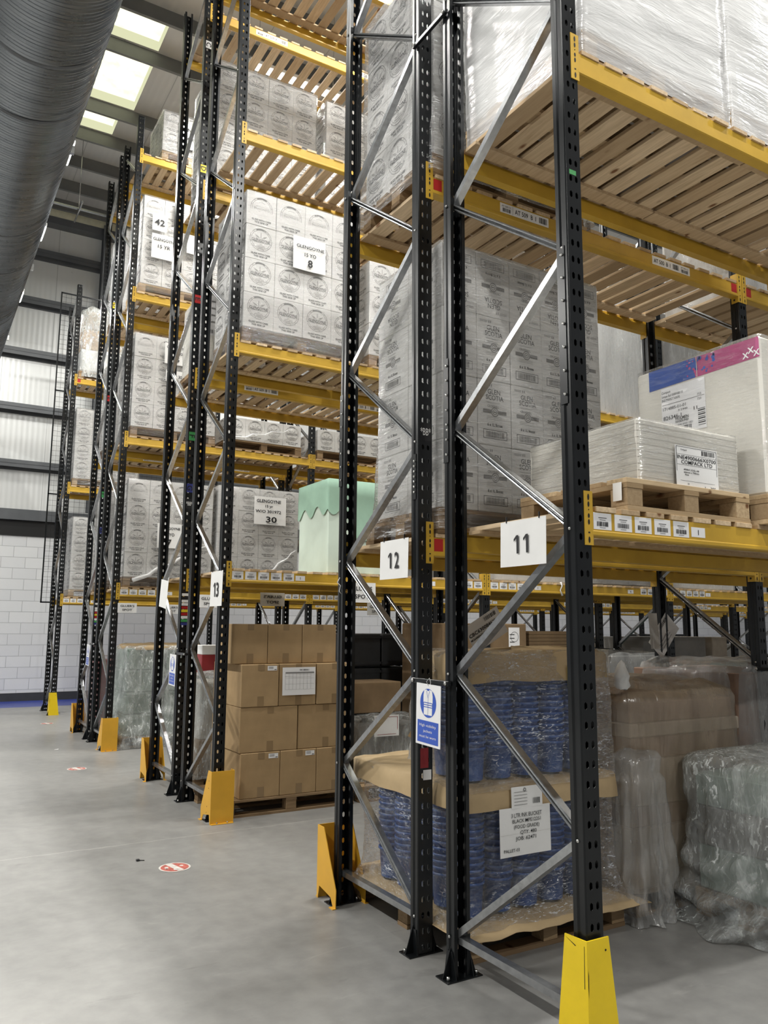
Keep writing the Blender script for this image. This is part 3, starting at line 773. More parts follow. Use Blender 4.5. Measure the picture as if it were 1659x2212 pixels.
# ================================================================== pallets
def pallet(label, x, y, z, lx=1.2, ly=.8, wood='pallet_old', far=False, stamp=False, skids='x', rot=0):
    """top boards run along X, blocks 3 x 3; the long fork openings show towards -Y"""
    H = .144; parts = []
    r = random.Random(int(x*100+y*10+z*7))
    tb = []; n = 5 if ly < 1 else 7; ws = ly/(n*1.25-.25)
    for i in range(n):
        yy = i*ws*1.25
        m = MB(); m.box(0, lx, yy, yy+ws, H-.022, H, wood, .0015); tb.append(('top_board', m))
    for i in range(3):
        xx = (0, lx/2-.05, lx-.1)[i]
        m = MB(); m.box(xx, xx+.1, 0, ly, H-.044, H-.0225, wood, .001); tb.append(('cross_board', m))
        yb = (0, ly/2-.05, ly-.1)[i]
        m = MB(); m.box(0, lx, yb, yb+.1, 0, .022, wood, .001); tb.append(('bottom_board', m))
        for j in range(3):
            yy = (0, ly/2-.05, ly-.1)[j]
            m = MB(); bw = .1 if i != 1 else .1
            m.box(xx+.002, xx+bw-.002, yy+.002, yy+.098, .0225, H-.0445, 'chip_block' if wood != 'pallet_old' else wood, .002)
            if stamp and j == 0 and i != 1:
                fr = FY(xx+.05, yy+.002, .0225+.038); m.ring(fr, 0, 0, .030, .033, 'print_dark', lift=.0012); m.text(fr, 'EPAL', 0, 0, .018, 'print_dark', w=.05, lift=.0014)
            tb.append(('block', m))
    if far:
        mm = MB()
        for _, m in tb: mm.add(m.v, m.f, wood)
        o = obj('pallet', mm, None, (x, y, z), (0, 0, rot)); return tag(o, label, 'pallet', 'wooden pallets under the loads')
    t = thing('pallet', label, 'pallet', (x, y, z), (0, 0, rot), 'wooden pallets under the loads')
    for nm, m in tb: obj(nm, m, t)
    return t

# ================================================================== cartons
def crest(m, fr, cx, cy, R=.112, cut=None):
    a0, a1 = (0, 360) if not cut else (-12, 192)
    pg = 'print_grey'
    m.ring(fr, cx, cy, R-.0035, R, pg, a0, a1); m.ring(fr, cx, cy, R*.83, R*.855, pg, a0, a1)
    m.ring(fr, cx, cy, R*.87, R*.96, pg, 62, 118, 10)
    for k in range(12 if not cut else 6):
        a = math.radians(15+30*k); m.disc(fr, cx+R*.92*math.cos(a), cy+R*.92*math.sin(a), R*.035, pg, 6)
    if cut:
        m.text(fr, 'GLENGOYNE', cx, cy-R*.02, R*.20, pg, w=R*1.45, mirror=False, rot=math.pi); m.frect(fr, cx-R*.7, cx+R*.7, cy+R*.16, cy+R*.18, pg); m.ring(fr, cx, cy+R*.15, R*.42, R*.44, pg, 50, 130, 12)
        return
    m.text(fr, 'GLENGOYNE', cx, cy-R*.06, R*.27, 'print_dark', w=R*1.62, bold=.015)
    m.frect(fr, cx-R*.66, cx+R*.66, cy-R*.26, cy-R*.22, pg)
    for s_ in (-1, 1):
        m.flat(fr, [(cx+s_*R*.08, cy+R*.14), (cx+s_*R*.34, cy+R*.16), (cx+s_*R*.58, cy+R*.40), (cx+s_*R*.30, cy+R*.32)], 'print_soft')
    m.frect(fr, cx-R*.02, cx+R*.02, cy+R*.14, cy+R*.62, pg)
    for k, w in enumerate((.10, .34, .40, .22)): m.frect(fr, cx-R*w, cx+R*w, cy-R*(.42+.12*k), cy-R*(.39+.12*k), pg)
    m.ring(fr, cx, cy+R*.1, R*.78, R*.80, 'print_soft', 240, 300, 10)
def crest_carton(w, d, h, cut=False, seed=0):
    m = MB(); m.box(.001, w-.001, .001, d-.001, 0, h-.0015, 'white_carton', .004)
    for fr, ww in ((FY(w/2, .001, 0), w), (FX(.001, d/2, 0), d)):
        R = min(.112, ww*.42)
        crest(m, fr, 0, h*.60 if not cut else h*.52, R, cut)
        m.text(fr, 'GLASS WITH CARE', 0, h*.175, h*.050, 'print_dark', w=ww*.64, bold=.03); m.text(fr, 'THIS SIDE UP', 0, h*.10, h*.050, 'print_dark', w=ww*.46, bold=.03)
        m.frect(fr, -ww*.42, ww*.42, h*.262, h*.265, 'carton_edge')
    return m.mesh('printed_carton')
def scotia_carton(w, d, h, inv=False):
    m = MB(); m.box(.001, w-.001, .001, d-.001, 0, h-.0015, 'white_carton', .004)
    for fr, ww in ((FY(w/2, .001, 0), w), (FX(.001, d/2, 0), d)):
        if inv: fr = ((fr[0][0], fr[0][1], fr[0][2]+h), tuple(-a for a in fr[1]), (0, 0, -1))
        k = 1.0; g = 'print_grey'
        m.text(fr, 'GLEN', -.005, h*.825, .029, 'print_dark', w=.092, bold=.006); m.text(fr, 'SCOTIA', 0, h*.735, .029, 'print_dark', w=.128, bold=.006)
        m.text(fr, 'CROSSHILL', -.012, h*.60, .014, g, w=.085, bold=.012)
        for kk, ww2 in enumerate((.10, .085)): m.frect(fr, -ww2/2-.012, ww2/2-.012, h*(.66-.012*kk), h*(.663-.012*kk), g)
        m.frect(fr, -.085, -.028, h*.485, h*.545, g); m.frect(fr, .028, .085, h*.485, h*.545, g); m.ring(fr, 0, h*.515, .022, .028, g, n=20); m.ring(fr, 0, h*.515, .012, .017, g, n=16); m.frect(fr, -.008, .008, h*.505, h*.525, g)
        for kk in range(3): m.frect(fr, -.06, .05, h*(.44-.022*kk), h*(.444-.022*kk), g)
        m.text(fr, '6 x 1L Boxes', 0, h*.315, .017, 'print_dark', w=.11, bold=.03)
        x0, x1, y0, y1 = -.085, .088, h*.10, h*.235
        for q in ((x0, x1, y0, y0+.003), (x0, x1, y1-.003, y1), (x0, x0+.003, y0, y1), (x1-.003, x1, y0, y1)): m.frect(fr, *q, 'print_dark')
        m.bars(fr, x0+.02, x1-.02, y0+.008, y1-.008, g, 4, 26)
        m.frect(fr, -.10, -.05, h*.905, h*.912, g); m.frect(fr, -.10, -.045, h*.925, h*.932, g); m.frect(fr, -.038, -.032, h*.90, h*.94, g); m.frect(fr, -.025, -.019, h*.90, h*.94, g)
    return m.mesh('printed_carton')
_cc = {}
def carton_mesh(kind, w, d, h, var):
    k = (kind, round(w, 3), round(d, 3), round(h, 3), var)
    if k not in _cc: _cc[k] = crest_carton(w, d, h, var) if kind == 'crest' else scotia_carton(w, d, h, var)
    return _cc[k]
def stack(desc, kind, x, y, z, nx, ny, nz, w, d, h, topvar=False, pic='round-crest', sides=True):
    """printed cartons visible on the -Y and -X faces of a stack (columns counted from the left)"""
    r = random.Random(int(x*31+y*17+z*5))
    for k in range(nz):
        me = carton_mesh(kind, w, d, h, bool(topvar and k == nz-1))
        for j in range(ny):
            for i in range(nx):
                if j > 0 and i > 0 and k < nz-1: continue
                if j > 0 and (i > 0 or not sides): continue
                o = link('printed_carton', me, None, (x+i*w+r.uniform(-.002, .002), y+j*d+r.uniform(-.002, .003), z+k*h))
                if j == 0: lab = '%s carton, %s column, %s layer up, %s' % (pic, ORD[i+1], ORD[k+1], desc)
                else: lab = 'side %s carton, %s behind corner, %s layer up, %s' % (pic, ORD[j], ORD[k+1], desc)
                tag(o, lab, 'carton', 'printed white cartons in the ' + desc)

def shell(x0, x1, y0, y1, z0, z1, mat, amp=.006, seed=0, nx=14, nz=18, top=True, skirt=0.0, corner=.02):
    """film wrapped round a load: rounded box shell with a wrinkled surface, pulled in over the pallet"""
    m = MB(); cx, cy = (x0+x1)/2, (y0+y1)/2; hx, hy = (x1-x0)/2, (y1-y0)/2
    loop = []
    def side(a, b_, n):
        for i in range(n): t_ = i/n; loop.append((a[0]+(b_[0]-a[0])*t_, a[1]+(b_[1]-a[1])*t_))
    c = corner
    P = [(x0+c, y0), (x1-c, y0), (x1, y0+c), (x1, y1-c), (x1-c, y1), (x0+c, y1), (x0, y1-c), (x0, y0+c)]
    for i in range(8): side(P[i], P[(i+1) % 8], nx if i % 2 == 0 else 2)
    N = len(loop); vs = []; fs = []
    for k in range(nz+1):
        h = k/nz; z = z0+(z1-z0)*h
        for (px, py) in loop:
            nv = noise.noise(Vector((px*3+seed, py*3, z*5)))*amp + noise.noise(Vector((px*14+seed, py*14, z*22)))*amp*.5 + amp*.9
            sk = skirt*(1-h)**6
            dx = (px-cx)/max(hx, .01); dy = (py-cy)/max(hy, .01); ml = max(abs(dx), abs(dy)); 
            vs.append((px+(nv+sk)*dx, py+(nv+sk)*dy, z))
    for k in range(nz):
        for i in range(N): fs.append((k*N+i, k*N+(i+1) % N, (k+1)*N+(i+1) % N, (k+1)*N+i))
    if top: fs.append(tuple(nz*N+i for i in range(N)))
    m.add(vs, fs, mat, True); return m
def wrap(label, *a, **k):
    return tag(obj('stretch_wrap', shell(*a, **k)), label, 'stretch wrap', 'stretch film round the pallet loads')

def note(label, x, y, z0, w, h, lines, face='Y', cat='paper note', tilt=0.0, mat='paper', name='paper_note', curl=.006, group=None, mirror=False, extra=None, ink='ink', bold=.022):
    """paper sheet with lettering; lines = [(text, cx, cy, height, width or None), ...] in fractions of the sheet"""
    m = MB(); n = 6; vs = []; fs = []
    for j in range(n+1):
        for i in range(n+1):
            u, v = i/n-.5, j/n
            vs.append((u*w, -curl*(4*u*u)*(1-v)-.0005, v*h))
    for j in range(n):
        for i in range(n): a = j*(n+1)+i; fs.append((a, a+1, a+n+2, a+n+1))
    m.add(vs, fs, mat, True)
    m.add([(p[0], p[1]+.0012, p[2]) for p in vs], [f[::-1] for f in fs], mat, True)
    fr = FY(0, -curl-.001 if curl > .002 else -.0008, 0)
    for (s_, cx, cy, hh, ww) in lines: m.text(fr, s_, (cx-.5)*w, cy*h, hh*h, ink, w=None if ww is None else ww*w, bold=bold, mirror=mirror)
    if extra: extra(m, fr, w, h)
    o = obj(name, m, None, (x, y, z0), (0, tilt, 0 if face == 'Y' else -math.pi/2))
    return tag(o, label, cat, group)

# ---------------------------------------------------------------- first row (bay signed 11)
D1, D2, D3, D4 = (ZD[i]+.001 for i in (1, 2, 3, 4))
pallet('small pale pallet with chipboard blocks under the low wrapped block labelled COMPACK', .31, .002, D1, .84, .70, 'pallet_wood')
m = MB(); m.box(.0, .70, 0, .72, 0, .285, 'cream_load', .006); 
for k in range(9): m.box(-.0008, .7008, -.0008, .7208, .03*k+.02, .03*k+.0212, 'carton_edge')
o = obj('board_stack', m, None, (.425, .035, D1+.145)); tag(o, 'low cream block of board sheets on the small pale pallet', 'board stack')
wrap('crinkled clear film around the low cream block on the small pale pallet', .425, 1.125, .035, .755, D1+.146, D1+.434, 'film_streaky', .005, 3)
def compk(m, fr, w, h):
    for q in ((.02, .98, .02, .03), (.02, .98, .97, .98), (.02, .03, .02, .98), (.97, .98, .02, .98), (.02, .98, .80, .806), (.02, .98, .56, .566), (.02, .98, .20, .206)): m.frect(fr, (q[0]-.5)*w, (q[1]-.5)*w, q[2]*h, q[3]*h, 'ink')
    m.bars(fr, .12*w, .44*w, .84*h, .95*h, 'ink', 6, 20)
note('white delivery label printed COMPACK LTD on the low wrapped block', .80, .022, 2.250, .295, .205, [('INE4900666X0700', .5, .735, .085, .92), ('COMPACK LTD', .5, .63, .085, .74), ('490INC-EXEL-H0', .36, .46, .04, .36), ('666mm x 700mm', .36, .40, .04, .36), ('None', .25, .345, .04, None), ('1    300', .80, .10, .055, .26), ('Compack', .2, .91, .035, .15), ('22k', .28, .14, .03, None)], curl=.002, extra=compk, cat='label', name='delivery_label', bold=.012)
note('small blank white tag on the corner block of the small pale pallet', .302, .050, D1+.045, .050, .080, [], face='X', curl=.001, cat='label', name='blank_label')
# tall white reels with blue and magenta band
pallet('pallet under the tall white block with the blue and magenta band', 1.20, -.06, D1, 1.2, .8, 'pallet_wood')
m = MB(); m.box(0, 1.2, 0, .775, 0, .80, 'cream_load', .012)
fr = FX(0, 0, 0)
fr = ((0, .775, 0), (0, -1, 0), (0, 0, 1))
m.flat(fr, [(.09, .825-.145), (.775, .835-.145), (.775, .795), (.09, .795)], 'magenta_print', .0012)
m.flat(fr, [(.09, .825-.145), (.40, .83-.145), (.39, .73), (.41, .76), (.40, .795), (.09, .795)], 'blue_print', .002)
rr = random.Random(5)
for k in range(16): m.disc(fr, rr.uniform(.40, .52), rr.uniform(.70, .79), rr.uniform(.004, .012), 'blue_print', 10, lift=.0024)
for k in range(8): m.disc(fr, rr.uniform(.35, .40), rr.uniform(.70, .79), rr.uniform(.004, .009), 'magenta_print', 10, lift=.0028)
for k in range(3): m.text(fr, 'X', .70+.03*k, .715+.02*(k % 2), .03, 'label_white', lift=.0028, bold=.03)
m.frect(fr, .408, .412, .685, .795, 'carton_edge', .003)
m.frect(fr, .17, .455, .40, .675, 'label_white', .0024)
def hl(s_, x, y, h, w, bold=0.): m.text(fr, s_, x, y, h, 'print_dark', w=w, bold=bold, lift=.0034, align='l')
hl('Compack', .175, .650, .014, .06); hl('Unique Ref 10000488110', .175, .628, .014, .14); hl('IND790052TX0695', .175, .606, .014, .12)
m.frect(fr, .175, .45, .578, .580, 'print_dark', .003); hl('1714885-01-01', .18, .555, .017, .15); hl('753', .405, .59, .012, .025); hl('720', .405, .565, .012, .025)
hl('3 2440', .28, .532, .011, .06); hl('11', .38, .520, .018, .022, .02); hl('826346-1', .18, .503, .022, .12, .01); hl('HOLMEN', .26, .487, .016, .085, .02); hl('IGGESUND', .26, .470, .012, .085, .02)
hl('REG 233', .18, .452, .010, .045); hl('11 5330 0943 1821', .25, .450, .010, .12); m.bars(fr, .24, .36, .405, .44, 'ink', 3, 26, .003)
for k in range(9): m.frect(fr, .405, .45, .42+.011*k, .42+.011*k+(.006 if k % 2 else .003), 'ink', .003)
o = obj('board_block', m, None, (1.215, -.055, D1+.145)); tag(o, 'tall cream wrapped block with a blue and magenta printed band', 'board stack')
wrap('smooth film over the tall cream block with the coloured band', 1.215, 2.415, -.055, .72, D1+.146, D1+.955, 'film_clear', .004, 9)
m = MB(); m.tube([(0, 0, 0), (0, .0, .0), (0, .5, 0)], .022, 'charcoal_plastic', 14); o = obj('cardboard_tube', m, None, (1.80, .02, D1+.168)); 
bpy.data.objects.remove(o)
# second level: white wrapped loads
for i, (x0, x1, lab) in enumerate(((.155, 1.19, 'big white wrapped block on the second level, beside the nearest post'), (1.225, 2.38, 'second big white wrapped block on the second level, at the right edge'))):
    pallet('pallet under the ' + lab, x0, .03, D2, x1-x0, .90, 'pallet_wood')
    m = MB(); m.box(0, x1-x0-.01, 0, .89, 0, 1.25, 'white_load', .015); o = obj('wrapped_block', m, None, (x0+.005, .035, D2+.145)); tag(o, lab, 'wrapped load')
    wrap('white-streaked film on the ' + lab.replace('on the second level, ', ''), x0, x1, .03, .93, D2+.02, D2+1.41, 'film_white', .009, 11+i*5, nx=22, nz=30)

# ---------------------------------------------------------------- second row (bay signed twelve)
pallet('dark pallet under the stack of cartons with stag lettering, signed twelve', .12, 1.155, D1, 1.25, .80, 'pallet_old')
bpy.context.scene.objects[-1] if False else None
GX, GY, GZ = .145, 1.15, D1+.145
stack('stack above the number twelve sign', 'scotia', GX, GY, GZ, 5, 2, 4, .245, .355, .385, True, 'block-lettered')
wrap('clear film around the carton stack above the number twelve sign', .145, 1.37, 1.15, 1.86, D1+.02, D1+.145+1.545, 'film_streaky', .007, 21, nx=24, nz=34, skirt=.05)
pallet('pallet under the carton stack on the second level above the number twelve sign', .10, 1.18, D2, 1.2, .82, 'pallet_old')
stack('second-level stack, second row', 'crest', .12, 1.19, D2+.145, 4, 3, 4, .295, .27, .3375)
wrap('heavily streaked film around the cartons on the second level, second row', .10, 1.31, 1.17, 2.01, D2+.01, D2+1.50, 'film_streaky', .010, 31, nx=24, nz=34, skirt=.03)
note('white shipping label with numbers high on the second-level streaked load, second row', .088, 1.42, 5.62, .30, .24, [('14  80', .68, .14, .16, .4)], face='X', curl=.002, extra=lambda m, fr, w, h: [m.frect(fr, -.4*w, .25*w, (.25+.13*k)*h, (.28+.13*k)*h, 'print_grey') for k in range(5)], cat='label', name='shipping_label')

def bucket_mesh():
    m = MB(); m.lathe([(.070, 0), (.0705, .004), (.080, .150), (.0875, .152), (.0885, .158), (.0875, .165), (.080, .165), (.078, .160), (.068, .006), (.001, .005)], 'blue_plastic', 18); return m.mesh('bucket')
BK = bucket_mesh()
def card_sheet(name, label, x0, x1, y0, y1, z, drop, seed, amp=.012, mat='kraft_paper', lip=.03):
    """sheet of brown card lying flat with its edges bent down"""
    m = MB(); n = 26; vs = []; fs = []; t_ = .003
    for s_ in (0, 1):
        for j in range(n+1):
            for i in range(n+1):
                u, v = i/n, j/n; x = x0+(x1-x0)*u; y = y0+(y1-y0)*v
                e = min(u*(x1-x0), (1-u)*(x1-x0), v*(y1-y0), (1-v)*(y1-y0))
                dz = -drop*max(0, 1-e/lip)**1.0 if e < lip else 0
                if drop > .05:  # folded edge: keep it vertical
                    px = x if u > 0 and u < 1 else x; 
                dz += noise.noise(Vector((x*3+seed, y*3, 0)))*amp + noise.noise(Vector((x*9+seed, y*9, 1)))*amp*.4*(1 if e > lip else 2.0)
                vs.append((x, y, z+dz - s_*t_))
    N = (n+1)**2
    for j in range(n):
        for i in range(n):
            a = j*(n+1)+i; fs.append((a, a+1, a+n+2, a+n+1)); fs.append((N+a, N+a+n+1, N+a+n+2, N+a+1))
    b = [i for i in range(n+1)] + [(n+1)*j+n for j in range(1, n+1)] + [(n+1)*n+i for i in range(n-1, -1, -1)] + [(n+1)*j for j in range(n-1, 0, -1)]
    for k in range(len(b)): a, c = b[k], b[(k+1) % len(b)]; fs.append((a, N+a, N+c, c))
    m.add(vs, fs, mat, True); return tag(obj(name, m), label, 'card sheet')
PX0, PX1, PY0, PY1 = .14, 1.22, .955, 2.13
pallet('brown pallet under the blue buckets', PX0, PY0, 0, PX1-PX0, PY1-PY0, 'pallet_old')
card_sheet('card_sheet', 'large brown card sheet under the lower tier of blue buckets', .085, 1.33, .86, 2.27, .168, .035, 2, .012, lip=.10)
bw = .182; bx0, by0 = .245, 1.085
for tier, (zb, zt) in enumerate(((.186, .70), (.845, 1.345))):
    nn = 5; ny = (5, 2)[tier]; tname = ('lower', 'upper')[tier]
    cnt = 12
    step = (zt-zb-.165)/(cnt-1)
    for i in range(nn):
        for j in range(ny):
            if i > 0 and j > 0: continue
            xx = bx0+i*bw; yy = by0+j*bw-.02*(tier)
            for k in range(cnt):
                o = link('bucket', BK, None, (xx, yy, zt-.165-step*(cnt-1-k)), (0, 0, .3*i))
                side = 'front %s column' % ORD[i+1] if j == 0 else 'left-side %s column' % ORD[j]
                tag(o, 'blue plastic bucket, %s tier, %s, %s from bottom' % (tname, side, ORD[k+1]), 'bucket', 'blue nested buckets on the pallet')
def tray(name, label, x0, x1, y0, y1, ztop, h, mat='kraft_paper', seed=0, amp=.01):
    m = MB(); n = 20; vs = []; fs = []
    ring = []
    for i in range(n): ring.append((x0+(x1-x0)*i/n, y0))
    for i in range(n): ring.append((x1, y0+(y1-y0)*i/n))
    for i in range(n): ring.append((x1-(x1-x0)*i/n, y1))
    for i in range(n): ring.append((x0, y1-(y1-y0)*i/n))
    N = len(ring); cx, cy = (x0+x1)/2, (y0+y1)/2
    for lv, (sc_, dz) in enumerate(((.0, .02), (.5, .018), (.9, .012), (.985, .0), (1.0, -.012), (1.01, -h*.6), (1.015, -h))):
        for (px, py) in ring:
            nv = noise.noise(Vector((px*4+seed, py*4, lv*.3)))*amp; nw = noise.noise(Vector((px*6+seed, py*6, lv*.8+4)))*amp*(1.6 if lv >= 4 else .3)
            vs.append((cx+(px-cx)*sc_+nw*(1 if px > cx else -1), cy+(py-cy)*sc_+nw*(1 if py > cy else -1), ztop+dz+nv*2))
    for lv in range(6):
        for i in range(N): fs.append((lv*N+i, (lv+1)*N+i, (lv+1)*N+(i+1) % N, lv*N+(i+1) % N))
    m.add(vs, fs, mat, True); return tag(obj(name, m), label, 'card sheet')
tray('card_cover', 'brown card cover folded over the top of the blue bucket load', PX0+.0, .98+.14, .94, 1.42, 1.485, .15, seed=3, amp=.014)
tray('card_cover', 'brown card layer between the two tiers of blue buckets', PX0-.01, 1.17, .945, 2.12, .822, .12, seed=7, amp=.010)
# long card flap sticking out to the left
m = MB(); vs = []; fs = []; n = 14
for i in range(n+1):
    y = 1.75+.42*i/n; zz = .80+.02*math.sin(i*.4)
    vs += [(.16, y, zz-.10-.02*math.sin(i)), (.15, y, zz-.01), (.20, y, zz), (.75, y+.03, zz+.005), (.75, y+.03, zz+.002), (.20, y, zz-.003), (.153, y, zz-.012), (.163, y, zz-.10-.02*math.sin(i))]
for i in range(n):
    for k in range(8): a = i*8+k; b_ = i*8+(k+1) % 8; fs.append((a, b_, b_+8, a+8))
fs += [tuple(range(8)), tuple(range(n*8, n*8+8))[::-1]]
m.add(vs, fs, 'kraft_paper'); o = obj('card_flap', m); tag(o, 'brown card flap sticking out left between the bucket tiers', 'card sheet')
m = MB(); vs = []; fs = []; n = 10
for i in range(n+1):
    s_ = i/n; cy = 1.74-.30*math.sin(s_*1.3); cz = .98+.46*s_
    w = .06+.10*s_
    vs += [(.30+.05*s_, cy, cz), (.36+.35*s_, cy-.05, cz-.04+.04*s_), (.36+.35*s_, cy-.047, cz-.044+.04*s_), (.30+.05*s_, cy+.003, cz-.004)]
for i in range(n):
    for k in range(4): a = i*4+k; b_ = i*4+(k+1) % 4; fs.append((a, a+4, b_+4, b_))
fs += [(0,1,2,3), tuple(range(n*4, n*4+4))[::-1]]
m.add(vs, fs, 'kraft'); o = obj('card_flap', m); tag(o, 'upright torn brown card flap leaning behind the blue bucket load', 'card sheet')
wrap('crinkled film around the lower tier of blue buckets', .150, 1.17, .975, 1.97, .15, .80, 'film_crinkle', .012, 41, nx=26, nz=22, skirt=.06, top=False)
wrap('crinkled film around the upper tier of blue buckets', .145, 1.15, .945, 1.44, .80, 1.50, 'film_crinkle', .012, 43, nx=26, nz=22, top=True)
def ink_extra(m, fr, w, h):
    m.frect(fr, -.5*w, .5*w, .455*h, .46*h, 'paper_dim')
note('white paper reading three LTR INK BUCKET on the bucket load', .495, .925, .475, .335, .235, [('3 LTR INK BUCKET', .52, .84, .085, .60), ('BLACK MPE12251', .52, .72, .075, .56), ('(FOOD GRADE)', .52, .60, .075, .50), ('QTY: 480', .55, .48, .075, .32), ('JOB: 62471', .5, .36, .075, .40), ('PALLET-03', .22, .13, .065, .30)], curl=.004, extra=ink_extra, bold=.004)
def form(m, fr, w, h):
    for yy in (.15, .3, .45, .6, .75): m.frect(fr, -.42*w, .0*w, yy*h, (yy+.02)*h, 'print_grey')
    m.bars(fr, .18*w, .42*w, .15*h, .42*h, 'ink', 4, 14); m.ring(fr, -.08*w, .85*h, .006, .009, 'ink', n=12)
note('small white dispatch form above the ink bucket paper', .508, .925, .705, .205, .105, [], curl=.003, extra=form, cat='label', name='dispatch_form')
note('yellow label hanging on the top brown cover of the bucket load', .835, .925, 1.30, .05, .11, [], mat='yellow_label', cat='label', name='yellow_label', curl=.001)

# draped plastic covers
def drape(x0, x1, y0, y1, z0, z1, mat, amp=.03, flare=.06, seed=0, dome=.03, n=128, nz=26, rnd=.12, slouch=None):
    m = MB(); vs = []; fs = []; cx, cy = (x0+x1)/2, (y0+y1)/2; hx, hy = (x1-x0)/2, (y1-y0)/2
    r = random.Random(seed); K = [(r.randint(3, 9), r.uniform(0, 6.3), 1.0), (r.randint(11, 18), r.uniform(0, 6.3), .7), (r.randint(21, 33), r.uniform(0, 6.3), .4)]
    def base(th, s_=1.0):
        c, s2 = math.cos(th), math.sin(th); p = 7.0
        q = (abs(c)**p+abs(s2)**p)**(-1/p); return c*q*hx*s_, s2*q*hy*s_
    for k in range(nz+1):
        h = k/nz; z = z0+(z1-z0)*h
        for i in range(n):
            th = 2*math.pi*i/n; bx, by = base(th)
            f = sum(a*math.sin(kk*th+ph+2.2*math.sin(h*3+kk)*.25*kk**.5) for kk, ph, a in K)/1.6
            f2 = noise.noise(Vector((bx*4+seed, by*4, z*3)))*amp*1.3+noise.noise(Vector((bx*12+seed, by*12, z*8)))*amp*.7
            if slouch: f2 += slouch*(1-h)**2*math.sin(z*38+3*math.sin(th*3+seed))*.5
            o = amp*f*(1-h)**.6 + f2*(1.1-h*.6) + flare*(1-h)**2.5 + .006
            ln = math.hypot(bx, by); zz = z if k else max(z0+.003, z0+.004+noise.noise(Vector((bx*9, by*9, seed)))*.012)
            if h > .93: o -= rnd*.25*((h-.93)/.07)**2
            vs.append((cx+bx*(1+o/ln), cy+by*(1+o/ln), zz))
    for s_, dz in ((.93, dome*.35), (.78, dome*.7), (.5, dome), (.2, dome)):
        for i in range(n):
            th = 2*math.pi*i/n; bx, by = base(th, s_)
            vs.append((cx+bx, cy+by, z1+dz+noise.noise(Vector((bx*6+seed, by*6, 3)))*dome*.9))
    R_ = nz+1+4
    for k in range(R_-1):
        for i in range(n): fs.append((k*n+i, k*n+(i+1) % n, (k+1)*n+(i+1) % n, (k+1)*n+i))
    fs.append(tuple((R_-1)*n+i for i in range(n)))
    m.add(vs, fs, mat, True); return m
def cover(label, *a, **k): return tag(obj('plastic_cover', drape(*a, **k)), label, 'plastic cover', 'plastic covers over pallet loads')
def boxes(name, label, cat, x, y, z, lst, group=None):
    """one load made of stacked layers: lst of (dx0,dx1,dy0,dy1,h,mat)"""
    zz = z
    for i, (a, b_, c_, d, h, mt) in enumerate(lst):
        m = MB(); m.box(a, b_, c_, d, 0, h-.002, mt, .006); o = obj(name, m, None, (x, y, zz)); zz += h
        tag(o, label + ', %s layer from bottom' % ORD[i+1] if len(lst) > 1 else label, cat, group)
cover('bunched grey film lump behind the upper tier of blue buckets', .32, .95, 1.46, 1.78, .84, 1.24, 'poly_sheet', .03, .02, 77, .05, n=64, nz=14)
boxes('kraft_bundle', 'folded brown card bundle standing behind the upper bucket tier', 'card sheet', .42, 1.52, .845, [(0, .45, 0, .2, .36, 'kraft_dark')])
# big load to the right of the buckets
pallet('pallet under the big brown load in a clouded plastic cover', 1.36, 1.0, 0, 1.15, 1.05, 'pallet_old', far=True)
boxes('layered_load', 'brown or beige layer inside the clouded plastic cover', 'wrapped load', 1.36, 1.0, .145, [(0, 1.0, 0, 1.0, .33, 'beige_load'), (.02, .98, .02, 1.0, .12, 'brown_load'), (0, 1.0, 0, 1.0, .26, 'beige_load'), (.02, .98, .02, 1.0, .13, 'brown_load'), (0, 1.0, 0, 1.0, .08, 'beige_load'), (.02, .96, .02, 1.0, .12, 'brown_load')], 'brown layers under the clouded plastic cover')
cover('clouded brownish plastic cover draped over the big load right of the buckets', 1.26, 2.42, .97, 2.06, .13, 1.235, 'poly_brown', .034, .04, 4, .06)
# twisted film tail and knot
m = MB(); m.lathe([(.030, 0), (.045, .02), (.040, .05), (.047, .08), (.034, .11), (.018, .15), (.004, .17)], 'paper', 14); 
for v in range(len(m.v)): p = m.v[v]; m.v[v] = tuple(c + noise.noise(Vector(p)*45+Vector((c*9, 0, 0)))*.014 for c in p)
o = obj('crumpled_paper', m, None, (1.33, 1.02, 1.265)); tag(o, 'crumpled scrap of pale paper on top of the clouded plastic cover', 'paper')
cover('twisted clear plastic tail hanging to the floor beside the bucket pallet', 1.27, 1.52, .88, 1.12, 0, .80, 'poly_sheet', .034, .05, 6, .10, n=96, nz=28, slouch=.03)
# crumpled translucent load, first row floor
pallet('pallet hidden in the crumpled translucent plastic at the right edge', 1.74, .26, 0, 1.0, .64, 'pallet_old', far=True)
boxes('crate_stack', 'grey-green crate layer in the crumpled plastic at the right edge', 'crate', 1.76, .28, .145, [(0, .90, 0, .6, .24, 'crate_green'), (0, .90, 0, .6, .22, 'grey_board'), (0, .90, 0, .6, .18, 'crate_green')], 'crates at the right edge')
cover('crumpled translucent plastic bag over the load at the right edge of the floor', 1.68, 2.75, .24, .96, 0, .88, 'poly_bright', .032, .16, 12, .03, slouch=.12, nz=44)
# brown wrapped load behind at right
boxes('wrapped_load', 'pinkish brown wrapped load behind the clouded plastic cover', 'wrapped load', 2.62, 1.20, .0, [(0, .95, 0, .9, 1.32, 'brown_load')])
cover('glossy plastic cover on the pinkish brown load far right', 2.60, 3.60, 1.16, 2.12, 0, 1.36, 'poly_sheet', .02, .03, 15, .04)

